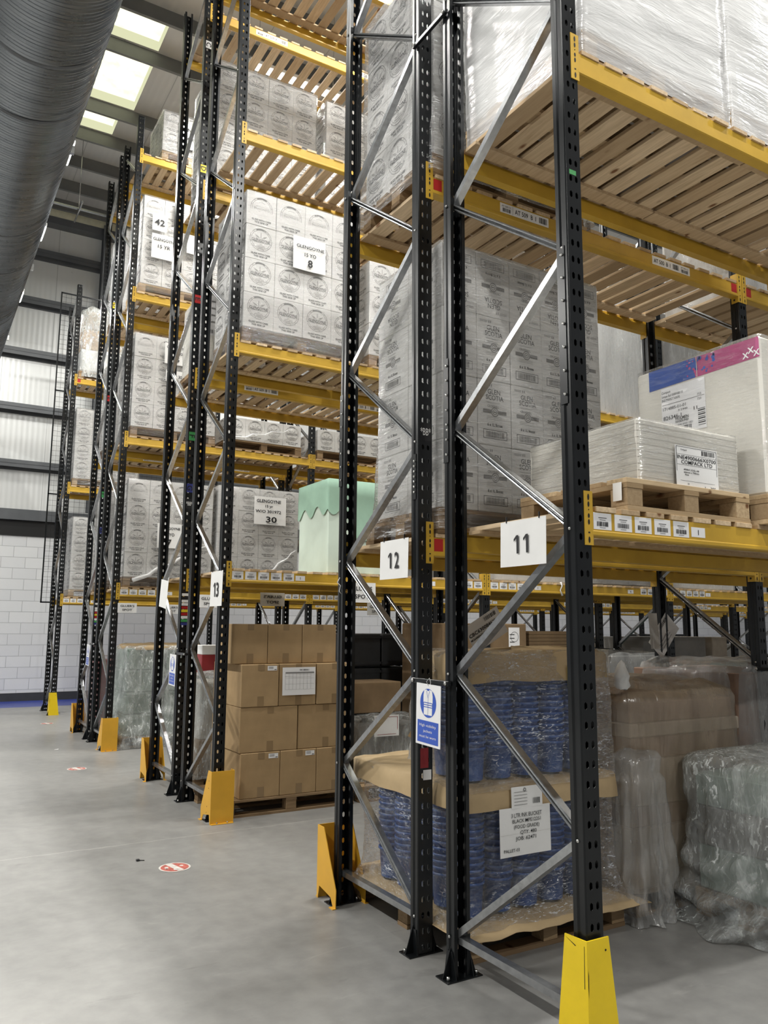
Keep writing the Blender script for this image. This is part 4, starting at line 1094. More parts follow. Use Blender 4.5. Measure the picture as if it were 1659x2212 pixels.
# ---------------------------------------------------------------- third row: brown cartons, green sheet load, crest cartons
pallet('stamped wooden pallet under the brown cartons', .10, 4.33, 0, 1.25, .80, 'pallet_old', stamp=True)
def kraft(lab, x, y, z, w, d, h, label=False, sheet=False, tapedown=True):
    m = MB(); m.box(0, w, 0, d, 0, h, 'kraft', .005)
    m.frect(FZ(0, 0, h), 0, w, d/2-.003, d/2+.003, 'kraft_dark', .0012); o = obj('cardboard_carton', m, None, (x, y, z)); tag(o, lab, 'carton', 'brown cartons on the stamped pallet')
    t = MB(); fr = FY(0, 0, 0); cx = w*.52
    t.frect(fr, cx-.03, cx+.03, h-.055, h-.002, 'tape', .0012); obj('tape', t, o); t = MB(); t.frect(fr, cx-.03, cx+.03, .003, .09, 'tape', .0012); obj('tape', t, o)
    if label:
        t = MB(); t.frect(fr, w-.11, w-.02, h-.055, h-.015, 'label_white', .0016)
        for k in range(3): t.frect(fr, w-.10, w-.055, h-.025-.008*k, h-.022-.008*k, 'print_dark', .002)
        t.frect(fr, w-.045, w-.025, h-.05, h-.044, 'ink', .002); obj('carton_label', t, o)
    return o
zc = .146; hh = (.382, .386, .370, .350)
kraft('brown carton, bottom row, left', .240, 4.335, zc, .368, .40, hh[0]-.003, True)
kraft('brown carton, bottom row, middle', .612, 4.335, zc, .350, .40, hh[0]-.003, True)
kraft('brown carton, bottom row, right', .966, 4.335, zc, .350, .40, hh[0]-.003)
z = zc+hh[0]
kraft('wide brown carton, second row up, left', .225, 4.340, z, .545, .40, hh[1]-.003)
kraft('wide brown carton, second row up, right', .780, 4.345, z, .530, .40, hh[1]-.003)
z += hh[1]
kraft('brown carton, third row up, left, with small label', .225, 4.335, z, .352, .40, hh[2]-.003, True)
kraft('brown carton, third row up, middle, behind the white form', .585, 4.340, z, .362, .40, hh[2]-.003)
kraft('brown carton, third row up, right', .955, 4.335, z, .352, .40, hh[2]-.003)
z += hh[2]
kraft('brown carton, top row, left', .145, 4.395, z, .340, .40, hh[3])
kraft('brown carton, top row, middle', .490, 4.395, z, .335, .40, hh[3])
kraft('brown carton, top row, right', .830, 4.395, z, .345, .40, hh[3])
def gridform(m, fr, w, h):
    m.frect(fr, -.42*w, .45*w, .78*h, .83*h, 'print_grey')
    for k in range(8): m.frect(fr, (-.42+.11*k)*w, (-.415+.11*k)*w, .2*h, .78*h, 'print_grey')
    for k in range(3): m.frect(fr, -.42*w, .45*w, (.2+.2*k)*h, (.205+.2*k)*h, 'print_grey')
    m.bars(fr, .0*w, .3*w, .88*h, .93*h, 'print_dark', 3, 12)
note('white packing form in a plastic sleeve on the brown cartons', .770, 4.325, 1.005, .325, .245, [], curl=.004, extra=gridform, mat='label_white', name='packing_form', cat='paper form')
# side row of cartons behind them
for k in range(3): kraft('brown carton behind the front left corner, %s row up' % ORD[k+1], .235, 4.74, zc+sum(hh[:k]), .40, .36, hh[k]-.003)
# green sheeted load on level one
m = MB(); m.box(0, .60, 0, .66, 0, .90, 'green_pale', .01); o = obj('sheeted_load', m, None, (1.075, 4.41, D1+.001)); tag(o, 'tall pale green load standing on the first level deck', 'wrapped load')
m = MB(); vs = []; fs = []; n = 30; ringp = []
for i in range(n): ringp.append((-.008+.616*i/n, -.008))
for i in range(n): ringp.append((.608, -.008+.676*i/n))
for i in range(n): ringp.append((.608-.616*i/n, .668))
for i in range(n): ringp.append((-.008, .668-.676*i/n))
N = len(ringp)
for lv in range(7):
    for i, (px, py) in enumerate(ringp):
        drop = .30 + (.34 if py < .0 and px > .2 else 0)*min(1, max(0, (px-.1)*3)) + .05*math.sin(i*.5)
        s_ = (.0, .9, 1, 1.004, 1.008, 1.01, 1.012)[lv]; dz = (0.012, .010, .0, -.25, -.5, -.75, -1)[lv]
        w_ = noise.noise(Vector((px*8, py*8, lv)))*.006*(lv > 2)
        vs.append((.3+(px-.3)*s_+w_, .33+(py-.33)*s_+w_, .912+(dz if dz > 0 else dz*drop)))
for lv in range(6):
    for i in range(N): fs.append((lv*N+i, (lv+1)*N+i, (lv+1)*N+(i+1) % N, lv*N+(i+1) % N))
m.add(vs, fs, 'green_cloth', True); o = obj('green_cover', m, None, (1.075, 4.41, D1+.001)); tag(o, 'green sheet draped over the top of the pale green load', 'cover sheet')
# crest stack noted eight
pallet('dark pallet under the carton stack noted eight', .12, 4.34, D2, 1.22, .80, 'pallet_old')
stack('stack noted eight', 'crest', .125, 4.33, D2+.145, 4, 3, 4, .302, .27, .3375, True)
wrap('clear film around the carton stack noted eight', .125, 1.335, 4.33, 5.14, D2+.03, D2+.145+1.352, 'film_clear', .006, 51, nx=24, nz=34, skirt=.02)
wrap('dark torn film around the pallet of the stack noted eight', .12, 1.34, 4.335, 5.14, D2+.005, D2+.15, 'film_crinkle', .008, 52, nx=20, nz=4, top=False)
note('white note handwritten with a large eight on the carton stack', .768, 4.300, 5.027, .345, .335, [('GLENGOYNE', .52, .70, .095, .86), ('15 YO', .52, .47, .10, .36), ('8', .52, .22, .22, .15)], tilt=0.0, curl=.012)
pallet('pallet under the second carton stack, second level, third row', 1.50, 4.40, D2, 1.2, .80, 'pallet_old', far=True)
stack('right-hand stack, second level, third row', 'crest', 1.50, 4.40, D2+.145, 4, 2, 3, .30, .4, .3375, sides=False)
wrap('clear film around the right-hand stack, second level, third row', 1.50, 2.70, 4.40, 5.2, D2+.03, D2+.145+1.015, 'film_clear', .006, 53)
# floor loads behind the brown cartons
boxes('carton_on_floor', 'dull carton under clear film just right of the brown cartons', 'carton', 1.50, 4.60, 0, [(0, .75, 0, .6, .66, 'grey_board')])
cover('wrinkled clear plastic over the dull carton right of the brown cartons', 1.46, 2.30, 4.55, 5.30, 0, .72, 'poly_bright', .02, .03, 21, .03)
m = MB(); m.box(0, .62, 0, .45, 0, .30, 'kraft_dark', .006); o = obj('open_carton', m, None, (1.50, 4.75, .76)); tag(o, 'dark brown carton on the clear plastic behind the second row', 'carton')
note('white sheet with a red border on the clear plastic load', 1.80, 4.50, .56, .28, .20, [], curl=.002, name='bordered_sheet', cat='label', extra=lambda m, fr, w, h: [m.frect(fr, *q, 'red_plastic') for q in ((-.45*w, .45*w, .08*h, .10*h), (-.45*w, .45*w, .9*h, .92*h), (-.45*w, -.43*w, .08*h, .92*h), (.43*w, .45*w, .08*h, .92*h))])
pallet('stamped pallet just right of the brown cartons', 1.42, 4.34, 0, .95, .80, 'pallet_old', stamp=True, far=True)

# ---------------------------------------------------------------- fourth row
pallet('pallet under the third-level stack, fourth row, left', .14, 5.46, D3, 1.22, .80, 'pallet_old', far=True)
stack('left stack, third level, fourth row', 'crest', .145, 5.45, D3+.145, 4, 3, 4, .302, .27, .3375, False)
wrap('glossy film around the left stack, third level, fourth row', .14, 1.355, 5.44, 6.26, D3+.02, D3+1.50, 'film_streaky', .008, 61, nx=22, nz=30)
pallet('pallet under the third-level stack, fourth row, right', 1.48, 5.46, D3, 1.22, .80, 'pallet_old', far=True)
stack('right stack, third level, fourth row', 'crest', 1.485, 5.45, D3+.145, 4, 2, 4, .302, .4, .3375, False, sides=False)
wrap('clear film around the right stack, third level, fourth row', 1.48, 2.70, 5.44, 6.26, D3+.02, D3+1.50, 'film_clear', .008, 62)
pallet('pallet under the white board load, second level, fourth row', .12, 5.46, D2, 1.0, .85, 'pallet_old', far=True)
m = MB(); m.box(0, .95, 0, .82, 0, .80, 'cream_load', .01); fr = FY(0, 0, 0)
m.frect(fr, .02, .15, .28, .78, 'label_white', .0015)
m.text(fr, 'INC', .085, .73, .03, 'print_dark', w=.08, lift=.002, bold=.01)
for k in range(1, 5): m.frect(fr, .05, .12, .715-.075*k, .735-.075*k, 'print_grey', .002)
m.bars(fr, .04, .13, .30, .34, 'ink', 2, 12, .002)
o = obj('board_block', m, None, (.13, 5.45, D2+.146)); tag(o, 'cream board block with a printed strip, second level, fourth row', 'board stack')
wrap('clear film around the cream board block, fourth row', .13, 1.08, 5.45, 6.27, D2+.05, D2+.95, 'film_clear', .006, 63)
# floor of fourth row
pallet('pallet beside the foot of the fourth rack row', .22, 5.52, 0, 1.0, .8, 'pallet_old', far=True)
boxes('floor_load', 'pale carton under film at the foot of the fourth rack row', 'carton', .26, 5.56, .145, [(0, .8, 0, .7, .35, 'kraft'), (.0, .8, 0, .7, .55, 'cream_load')], 'cartons at the foot of the fourth row')
cover('shiny plastic hanging over the load at the foot of the fourth row', .22, 1.10, 5.50, 6.32, .12, 1.10, 'poly_bright', .025, .02, 31, .03)
boxes('red_crate', 'dark red crate behind the fourth row post', 'crate', .50, 6.9-.6, 1.10, [(0, .35, 0, .3, .20, 'red_plastic')])
m = MB(); m.box(0, .36, 0, .28, 0, .10, 'paper', .004); m.frect(FY(0, 0, 0), .22, .33, .03, .08, 'orange_tag', .001); o = obj('white_box', m, None, (.50, 6.3, 1.30)); tag(o, 'small white box with an orange mark on the dark red crate', 'box')
for k in range(4):
    for q in range(2):
        m = MB(); m.box(0, .44, 0, .8, 0, .36, 'charcoal_plastic', .01); m.box(-.006, .446, -.006, .806, .31, .34, 'charcoal_plastic'); m.box(-.006, .446, -.006, .806, .02, .05, 'charcoal_plastic')
        o = obj('plastic_crate', m, None, (1.93+.46*q, 5.60, .02+.385*k)); tag(o, 'dark grey crate, %s column, %s from bottom, behind the second row' % (('left', 'right')[q], ORD[k+1]), 'crate', 'dark grey crates')

# ---------------------------------------------------------------- deeper floor loads seen under the first beams
def simple_load(lab, x, y, w, d, h, mt, filmed=None, z=0, cat='carton', prints=False):
    m = MB(); m.box(0, w, 0, d, 0, h, mt, .01)
    if prints:
        fr = FY(0, 0, 0); m.frect(fr, w*.50, w*.80, h-.30, h-.04, 'label_white', .0015)
        for k in range(3): m.frect(fr, w*.53, w*.66, h-.12-.04*k, h-.11-.04*k, 'print_dark', .002)
        m.ring(fr, w*.66, h-.14, .05, .055, 'print_dark', lift=.002)
    o = obj('floor_load' if z == 0 else 'stored_load', m, None, (x, y, z)); tag(o, lab, cat)
    if filmed: tag(obj('plastic_cover', drape(x-.03, x+w+.03, y-.03, y+d+.03, z+.01, z+h+.02, filmed, .02, .02, int(x*7+y), .03, n=72, nz=12)), 'plastic cover over the ' + lab, 'plastic cover', 'plastic covers over pallet loads')
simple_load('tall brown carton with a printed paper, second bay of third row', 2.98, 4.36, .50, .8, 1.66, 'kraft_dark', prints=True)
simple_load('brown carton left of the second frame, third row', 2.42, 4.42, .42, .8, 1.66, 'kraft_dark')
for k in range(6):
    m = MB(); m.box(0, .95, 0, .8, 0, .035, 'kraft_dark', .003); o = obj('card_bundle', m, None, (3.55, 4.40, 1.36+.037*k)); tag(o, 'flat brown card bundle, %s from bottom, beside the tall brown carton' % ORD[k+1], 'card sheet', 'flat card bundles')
simple_load('grey load under the flat brown card bundles', 3.55, 4.40, .95, .8, 1.35, 'grey_board')
simple_load('film-wrapped grey pallet load, second bay, fourth row', 4.2, 5.55, 1.1, .8, 1.45, 'grey_board')
simple_load('dull cardboard load, third bay, fourth row', 6.7, 5.60, 1.35, .8, 1.50, 'grey_board')
simple_load('dull grey load beside the third frame, fourth row', 8.2, 5.60, .35, .8, 1.50, 'beige_load')
simple_load('wrapped load with clear film, third row, second bay right', 4.75, 4.40, .9, .8, 1.30, 'grey_board', 'poly_sheet')
simple_load('teal sheeted load, third row, third bay', 6.2, 4.45, 1.2, .8, 1.20, 'teal_cloth')
simple_load('brown sheeted load, third row, third bay right', 7.5, 4.45, .9, .8, 1.0, 'brown_load')
simple_load('grey carton load, fifth row, third bay', 6.5, 8.75, 1.1, .8, 1.35, 'grey_board')
simple_load('grey carton load, fifth row, fourth bay', 9.4, 8.75, 1.1, .8, 1.45, 'beige_load')
simple_load('dark load, fifth row, fifth bay', 12.2, 8.75, 1.3, .8, 1.3, 'grey_board')
simple_load('grey load, sixth row, second bay', 3.2, 9.9, 1.1, .8, 1.2, 'grey_board')
simple_load('beige load, sixth row, third bay', 7.2, 9.9, 1.3, .8, 1.4, 'beige_load')
simple_load('dark drum-like load, sixth row, fifth bay', 12.0, 9.9, .9, .8, 1.5, 'charcoal_plastic')
simple_load('dull load, seventh row, fourth bay', 9.5, 13.35, 1.1, .8, 1.1, 'grey_board')
simple_load('dull load, seventh row, sixth bay', 15.2, 13.35, 1.1, .8, 1.3, 'beige_load')
# loads on decks deeper in
simple_load('wrapped grey load on the first level, second bay, second row', 3.05, 1.25, 1.15, .75, 1.2, 'white_load', 'poly_sheet', D1+.002)
simple_load('wrapped load on the second level, second bay, second row', 3.05, 1.25, 1.15, .75, 1.2, 'white_load', 'poly_sheet', D2+.002)
simple_load('wrapped carton load, first level, second bay, third row', 3.1, 4.42, 1.15, .8, 1.3, 'white_load', 'poly_sheet', D1+.002)
simple_load('wrapped carton load, first level, second bay right, third row', 4.4, 4.42, 1.15, .8, 1.3, 'grey_board', 'poly_sheet', D1+.002)
simple_load('wrapped carton load, second level, second bay, third row', 3.1, 4.42, 1.15, .8, 1.3, 'white_load', None, D2+.002)
simple_load('wrapped carton load, second level, second bay right, third row', 4.42, 4.42, 1.15, .8, 1.55, 'white_load', 'poly_sheet', D2+.002)
simple_load('wrapped carton load, second level, third bay, third row', 5.95, 4.42, 1.2, .8, 1.55, 'grey_board', 'poly_sheet', D2+.002)
simple_load('wrapped carton load, first level, third bay, third row', 5.95, 4.42, 1.2, .8, 1.5, 'white_load', 'poly_sheet', D1+.002)
simple_load('wrapped grey load, first level, second bay, fourth row', 3.2, 5.55, 1.1, .8, 1.3, 'grey_board', 'poly_sheet', D1+.002)
simple_load('wrapped grey load, first level, third bay, fourth row', 6.2, 5.55, 1.1, .8, 1.3, 'grey_board', None, D1+.002)

# ---------------------------------------------------------------- fifth row
pallet('dark pallet under the stack noted seven', .13, 8.68, D1, 1.22, .8, 'pallet_old', far=True)
stack('stack noted seven', 'crest', .135, 8.67, D1+.145, 4, 3, 4, .302, .27, .3375, True)
wrap('torn clear film around the stack noted seven', .13, 1.35, 8.66, 9.49, D1+.03, D1+1.50, 'film_clear', .006, 71)
note('white note handwritten with a seven on a carton stack', .72, 8.630, 2.68, .34, .34, [('GLENGOYNE', .5, .80, .10, .86), ('15 YO', .5, .55, .12, .4), ('7', .5, .22, .26, None)])
pallet('dark pallet under the stack noted thirty', 1.42, 8.68, D1, 1.22, .8, 'pallet_old', far=True)
stack('stack noted thirty', 'crest', 1.42, 8.67, D1+.145, 4, 2, 4, .318, .4, .345, False, sides=False)
wrap('clear film around the stack noted thirty', 1.41, 2.70, 8.66, 9.49, D1+.03, D1+1.53, 'film_clear', .006, 72)
note('white note handwritten with an underlined thirty', 2.21, 8.625, 3.11, .51, .42, [('GLENGOYNE', .45, .84, .11, .76), ('15 yr', .46, .66, .09, .24), ('W/O 301972', .44, .47, .10, .80), ('30', .54, .19, .20, .34)], extra=lambda m, fr, w, h: m.frect(fr, -.1*w, .25*w, .05*h, .06*h, 'ink'))
def streak(lab, a, b_, w=.03):
    m = MB(); a = Vector(a); b_ = Vector(b_); n = 10; pts = [a.lerp(b_, i/n)+Vector((0, 0, .02*math.sin(i*2.1))) for i in range(n+1)]
    m.tube(pts, [w*(.25+.75*(i/n)) for i in range(n+1)], 'film_white', 8)
    tag(obj('film_tail', m), lab, 'stretch wrap')
streak('white twisted tail of film across the stack noted thirty', (2.65, 8.64, 2.75), (1.95, 8.64, 2.18))
streak('white twisted tail of film across the stack noted seven', (1.30, 8.64, 2.75), (.25, 8.64, 2.20))
streak('white film tail across the low second-level stack, fifth row', (2.6, 8.64, 4.62), (1.6, 8.64, 4.36), .02)
pallet('dark pallet under the second-level stack, fifth row', .12, 8.68, D2, 1.22, .8, 'pallet_old', far=True)
stack('left stack, second level, fifth row', 'crest', .12, 8.67, D2+.145, 4, 3, 4, .302, .27, .3375, True)
wrap('clear film around the left stack, second level, fifth row', .115, 1.335, 8.66, 9.49, D2+.03, D2+1.50, 'film_clear', .006, 73)
note('white note ending in zero five on the second-level stack, fifth row', .70, 8.630, 5.32, .33, .31, [('GLENGOYNE', .5, .80, .12, .86), ('W/O 7024', .5, .55, .12, .7), ('05', .5, .25, .22, None)])
note('smaller note under the one ending in zero five, fifth row', .71, 8.632, 5.06, .29, .17, [('W/O 301', .5, .5, .25, .7)])
pallet('dark pallet under the low second-level stack, fifth row', 1.50, 8.68, D2, 1.22, .8, 'pallet_old', far=True)
stack('low stack, second level, fifth row', 'crest', 1.50, 8.67, D2+.145, 4, 2, 1, .302, .4, .3375)
pallet('dark pallet under the second-bay stack, second level, fifth row', 3.0, 8.68, D2, 1.22, .8, 'pallet_old', far=True)
stack('second-bay stack, second level, fifth row', 'crest', 3.0, 8.67, D2+.145, 4, 2, 1, .302, .4, .3375)
pallet('pallet under the stack noted forty-two', .13, 8.68, D3, 1.22, .8, 'pallet_wood', far=True)
stack('stack noted forty-two', 'crest', .145, 8.67, D3+.145, 4, 3, 4, .302, .27, .335, True)
wrap('clear film around the stack noted forty-two', .14, 1.36, 8.66, 9.49, D3+.03, D3+1.49, 'film_clear', .006, 74)
note('white note reading forty-two on the high stack, fifth row', .372, 8.630, 7.28, .21, .26, [('42', .5, .5, .35, .7)])
note('white note handwritten fifteen YR under the forty-two note', .45, 8.628, 6.86, .36, .37, [('GLENGOYNE', .5, .78, .12, .9), ('15 YR', .5, .5, .14, .5)])
note('second handwritten sheet beside the fifteen YR note', .95, 8.628, 7.05, .34, .42, [('W/O 301', .5, .78, .12, .8)])
note('printed shipping sheet at the top of the stack noted forty-two', .80, 8.632, 7.50, .42, .30, [], extra=lambda m, fr, w, h: [m.frect(fr, -.4*w, .25*w, (.25+.13*k)*h, (.28+.13*k)*h, 'print_grey') for k in range(5)])
pallet('pallet under the topmost stack, fifth row', .36, 8.68, D4, .9, .75, 'pallet_wood', far=True)
stack('topmost stack, fifth row', 'crest', .36, 8.67, D4+.145, 3, 3, 2, .295, .25, .315)
wrap('clear film around the topmost stack, fifth row', .355, 1.245, 8.66, 9.43, D4+.02, D4+.79, 'film_streaky', .006, 75)
note('white note on the topmost stack, fifth row', .78, 8.628, D4+.25, .33, .40, [('NA', .5, .75, .14, .4), ('G0', .5, .4, .16, .4)])
# crates on the floor
pallet('pallet under the grey-green crates', .18, 8.72, 0, 1.2, .8, 'pallet_old', far=True)
for k in range(4):
    for q in range(2):
        m = MB(); m.box(0, .50, 0, .74, 0, .285, 'crate_green', .01); m.box(-.008, .508, -.008, .748, .25, .285, 'crate_green', .004); m.box(-.004, .504, -.004, .744, .0, .03, 'crate_green', .003)
        o = obj('plastic_crate', m, None, (.27+.53*q, 8.76, .145+.292*k)); tag(o, 'grey-green crate under plastic, %s column, %s from bottom' % (('left', 'right')[q], ORD[k+1]), 'crate', 'grey-green crates under plastic')
cover('clear plastic sheet draped to the floor over the grey-green crates', .24, 1.34, 8.72, 9.52, 0, 1.33, 'poly_bright', .045, .13, 41, .03, nz=34, slouch=.05)
tag(obj('brown_sheet', drape(.26, 1.32, 8.74, 9.50, 1.28, 1.345, 'kraft_paper', .01, .0, 5, .02, n=64, nz=3)), 'brown paper sheet on top of the grey-green crates', 'cover sheet')

# ---------------------------------------------------------------- sixth and seventh rows
m = MB(); m.box(0, .6, 0, .7, 0, .95, 'red_plastic', .05); o = obj('red_bin', m, None, (.14, 9.98, .145)); tag(o, 'dark red bin between the crates and the far posts, sixth row', 'bin')
cover('cloudy plastic over the dark red bin, sixth row', .10, .80, 9.94, 10.72, .02, 1.13, 'poly_sheet', .015, .02, 51, .03)
pallet('pallet under the dark red bin', .10, 9.93, 0, .9, .8, 'pallet_old', far=True)
for lv, dz in ((1, D1), (2, D2), (3, D3)):
    pallet('pallet, %s level, sixth row' % ORD[lv], .11, 9.88, dz, 1.2, .8, 'pallet_old', far=True)
    m = MB(); m.box(0, 1.18, 0, .78, 0, 1.35, 'white_load', .01); o = obj('wrapped_block', m, None, (.12, 9.89, dz+.146)); tag(o, 'white carton load seen side-on, %s level, sixth row' % ORD[lv], 'wrapped load')
    wrap('streaked film on the side-on load, %s level, sixth row' % ORD[lv], .11, 1.31, 9.88, 10.68, dz+.03, dz+1.51, 'film_streaky', .01, 80+lv)
for lv, dz, n_ in ((1, D1, 4), (2, D2, 4)):
    pallet('pallet under the %s-level stack, seventh row' % ORD[lv], .12+.06*(lv == 1), 13.32, dz, 1.2, .8, 'pallet_wood', far=True)
    stack('%s-level stack, seventh row' % ORD[lv], 'crest', .13+.06*(lv == 1), 13.31, dz+.145, 4, 2, n_, .30, .38, .3375)
    wrap('clear film around the %s-level stack, seventh row' % ORD[lv], .125+.06*(lv == 1), 1.35+.06*(lv == 1), 13.30, 14.09, dz+.03, dz+1.51, 'film_streaky', .008, 90+lv)
pallet('pallet under the brown boxes, third level, seventh row', .12, 13.32, D3, 1.2, .8, 'pallet_old', far=True)
for k, (mt, h) in enumerate((('white_load', .45), ('kraft', .42), ('beige_load', .38))):
    m = MB(); m.box(.02*k, 1.15-.03*k, .02*k, .76, 0, h-.003, mt, .03); o = obj('wrapped_box', m, None, (.14, 13.33, D3+.146+(0, .45, .87)[k])); tag(o, '%s box layer on the third level, seventh row' % ('white', 'brown', 'pale top')[k], 'box', 'box layers, third level, seventh row')
cover('white film over the brown boxes, third level, seventh row', .11, 1.33, 13.30, 14.10, D3+.03, D3+1.40, 'poly_bright', .015, .01, 61, .10)
simple_load('wrapped load right of the brown boxes, third level, seventh row', 1.45, 13.35, 1.1, .75, 1.3, 'white_load', None, D3+.002)
# wire mesh panel behind the seventh row
t = thing('wire_mesh_panel', 'tall black wire mesh guard panel behind the end of the seventh rack row', 'wire mesh', (-.17, 14.241, 0))
m = MB(); z0, z1, x1 = 2.03, 8.33, 2.95
for x in (0, x1-.025): m.box(x, x+.025, -.012, .012, z0, z1, 'black_steel')
for z in (z0, z1-.025, 4.15, 6.25): m.box(0, x1, -.012, .012, z, z+.025, 'black_steel')
obj('panel_frame', m, t)
m = MB(); z = z0+.1
while z < z1: m.box(.0, x1, -.002, .002, z, z+.004, 'black_steel'); z += .10
x = .1
while x < x1: m.box(x, x+.0035, -.002, .002, z0, z1, 'black_steel'); x += .10
obj('wire_grid', m, t)

# ================================================================== signs, papers, stickers
def num_sign(n_, y1, y2, z0, z1, label):
    w = y2-y1; h = z1-z0
    def ex(m, fr, w_, h_): 
        for sx in (-.36, .36): m.box(sx*w_-.002, sx*w_+.002, -.004, .002, h_-.006, h_+.022, 'ink')
    def ex2(m, fr, w_, h_):
        ex(m, fr, w_, h_); H = .40*h_; y = .27*h_; t_ = H*.17
        for k, ch in enumerate(n_):
            cx = (-.10+.20*k)*w_*1.05
            if ch == '1':
                m.frect(fr, cx-t_*.4, cx+t_*.6, y, y+H, 'ink', .0012)
                m.flat(fr, [(cx-t_*.4, y+H), (cx-t_*1.7, y+H*.80), (cx-t_*1.7, y+H*.66), (cx-t_*.4, y+H*.82)], 'ink', .0012)
            else: m.text(fr, ch, cx+.01*w_, y+H/2, H, 'ink', w=H*.52, bold=.02)
    note(label, -.022, (y1+y2)/2, z0, w, h, [], face='X', curl=.004, name='number_sign', cat='sign', extra=ex2, tilt=0)
num_sign('11', .148, .450, 1.885, 2.088, 'white paper sign reading eleven')
num_sign('12', 1.232, 1.530, 1.880, 2.096, 'white paper sign reading twelve')
num_sign('13', 4.20, 4.513, 1.785, 2.089, 'white paper sign reading thirteen')
note('blank white paper sheet tilted beside the fourth row post', -.022, 6.05, 1.80, .28, .29, [], face='X', name='paper_sheet', cat='sign', tilt=.12)
note('plain white sheet hanging crooked beside the stack noted seven', .10, 6.40, 1.93, .10, .22, [], face='X', name='paper_sheet', tilt=.25)
def gsign(lab, x, y, z, w, h, mirror=False, mat='paper'):
    note(lab, x+w/2, y, z, w, h, [("GLUER'S", .5, .70, .20, .74), ('SPOT', .5, .30, .20, .52)], name='gluer_sign', cat='sign', curl=.004, mirror=mirror, mat=mat, bold=.02, group="gluer's spot signs")
gsign("white GLUER'S SPOT sign hanging right of the brown carton pallet", 1.245, 4.30, 1.845, .30, .19)
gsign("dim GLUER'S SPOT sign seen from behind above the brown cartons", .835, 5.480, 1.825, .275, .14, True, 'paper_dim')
gsign("GLUER'S SPOT sign behind the number thirteen sign", 1.17, 8.640, 1.87, .33, .18)
gsign("small far GLUER'S SPOT sign above the crates under plastic", .075, 8.640, 1.78, .25, .13)
gsign("far dim GLUER'S SPOT sign under the fifth row beam", 3.9, 8.640, 1.80, .35, .19, False, 'paper_dim')
gsign("farthest GLUER'S SPOT sign, behind the cartons", 1.95, 13.288, 1.84, .32, .18)
# hi-vis signs
def hivis(label, x, yc, ztop, w=.215, h=.300):
    t = thing('safety_sign', label, 'sign', (x, yc, ztop-h), (0, .03, -math.pi/2), 'high visibility jacket signs')
    m = MB(); m.box(-w/2, w/2, -.0015, .0015, 0, h, 'label_white'); fr = FY(0, -.0015, 0)
    m.disc(fr, 0, h*.69, w*.33, 'sign_blue', 40); m.flat(fr, [(-w*.43, h*.04), (w*.43, h*.04), (w*.43, h*.40), (-w*.43, h*.40)], 'sign_blue')
    v = [(-.17, -.27), (.17, -.27), (.17, .0), (.19, .02), (.19, .17), (.16, .29), (.06, .31), (.03, .28), (-.03, .28), (-.06, .31), (-.16, .29), (-.19, .17), (-.19, .02), (-.17, 0)]
    m.flat(fr, [(a*w, h*.69+b_*w) for a, b_ in v], 'label_white', .0014)
    for k in (-.10, -.05, -.0): m.flat(fr, [(-.17*w, h*.69+(k)*w), (.17*w, h*.69+(k)*w), (.17*w, h*.69+(k+.018)*w), (-.17*w, h*.69+(k+.018)*w)], 'sign_blue', .002)
    m.frect(fr, -.004*w, .006*w, h*.69-.27*w, h*.69+.12*w, 'sign_blue', .002)
    for s_ in (-1, 1): m.flat(fr, [(0, h*.69+.12*w), (s_*.01*w, h*.69+.12*w), (s_*.07*w, h*.69+.28*w), (s_*.055*w, h*.69+.28*w)], 'sign_blue', .002)
    m.text(fr, 'High visibility', 0, h*.325, h*.044, 'label_white', w=w*.68, lift=.0018); m.text(fr, 'jackets', 0, h*.235, h*.044, 'label_white', w=w*.36, lift=.0018); m.text(fr, 'must be worn', 0, h*.145, h*.044, 'label_white', w=w*.68, lift=.0018)
    obj('sign_plate', m, t)
    m = MB(); m.tube([(.0, -.002, h-.008), (-.015, -.004, h+.012), (0, .004, h+.030), (.018, .0, h+.010), (.008, .003, h-.01)], .0016, 'tie', 6); obj('cable_tie', m, t)
hivis('blue and white high visibility jackets sign between the first and second rack rows', -.044, 1.015, 1.335)
hivis('blue and white high visibility jackets sign between the third and fourth rack rows', -.044, ROWS[4]+.03, 1.335)
hivis('blue and white high visibility jackets sign between the fifth and sixth rack rows', -.044, ROWS[6]+.03, 1.335)
# level letter stickers on posts
def letter(lab, row, z, ch, mat, ink='ink'):
    m = MB(); m.frect(FY(.012, -.0016, -.045), 0, .066, 0, .09, mat, .0004); m.text(FY(.045, -.0016, -.045), ch, 0, .045, .055, ink, bold=.02, rot=-math.pi/2, lift=.0012)
    tag(obj('level_sticker', m, None, (0, ROWS[row], z)), lab, 'sticker', 'level letter stickers')
for row in (4, 6):
    for ch, z, mt, cn in (('C', 7.98, 'paper', 'white'), ('D', 6.50, 'yellow_tag', 'yellow'), ('E', 5.02, 'red_tag', 'red'), ('F', 3.54, 'green_tag', 'green'), ('G', 3.00, 'navy_tag', 'dark blue')):
        letter('%s sticker with letter %s on the %s row post' % (cn, ch, ORD[row]), row, z, ch, mt)
for row, z in ((2, 2.675), (4, 2.84), (6, 2.84)):
    m = MB(); m.frect(FY(.010, -.0016, -.05), 0, .070, 0, .10, 'ink', .0003); m.text(FY(.045, -.0016, 0), '*BB*', 0, 0, .040, 'paper', w=.066, bold=.01, lift=.0010)
    tag(obj('location_sticker', m, None, (0, ROWS[row], z)), 'black sticker reading BB on the %s row post' % ORD[row], 'sticker', 'BB stickers')
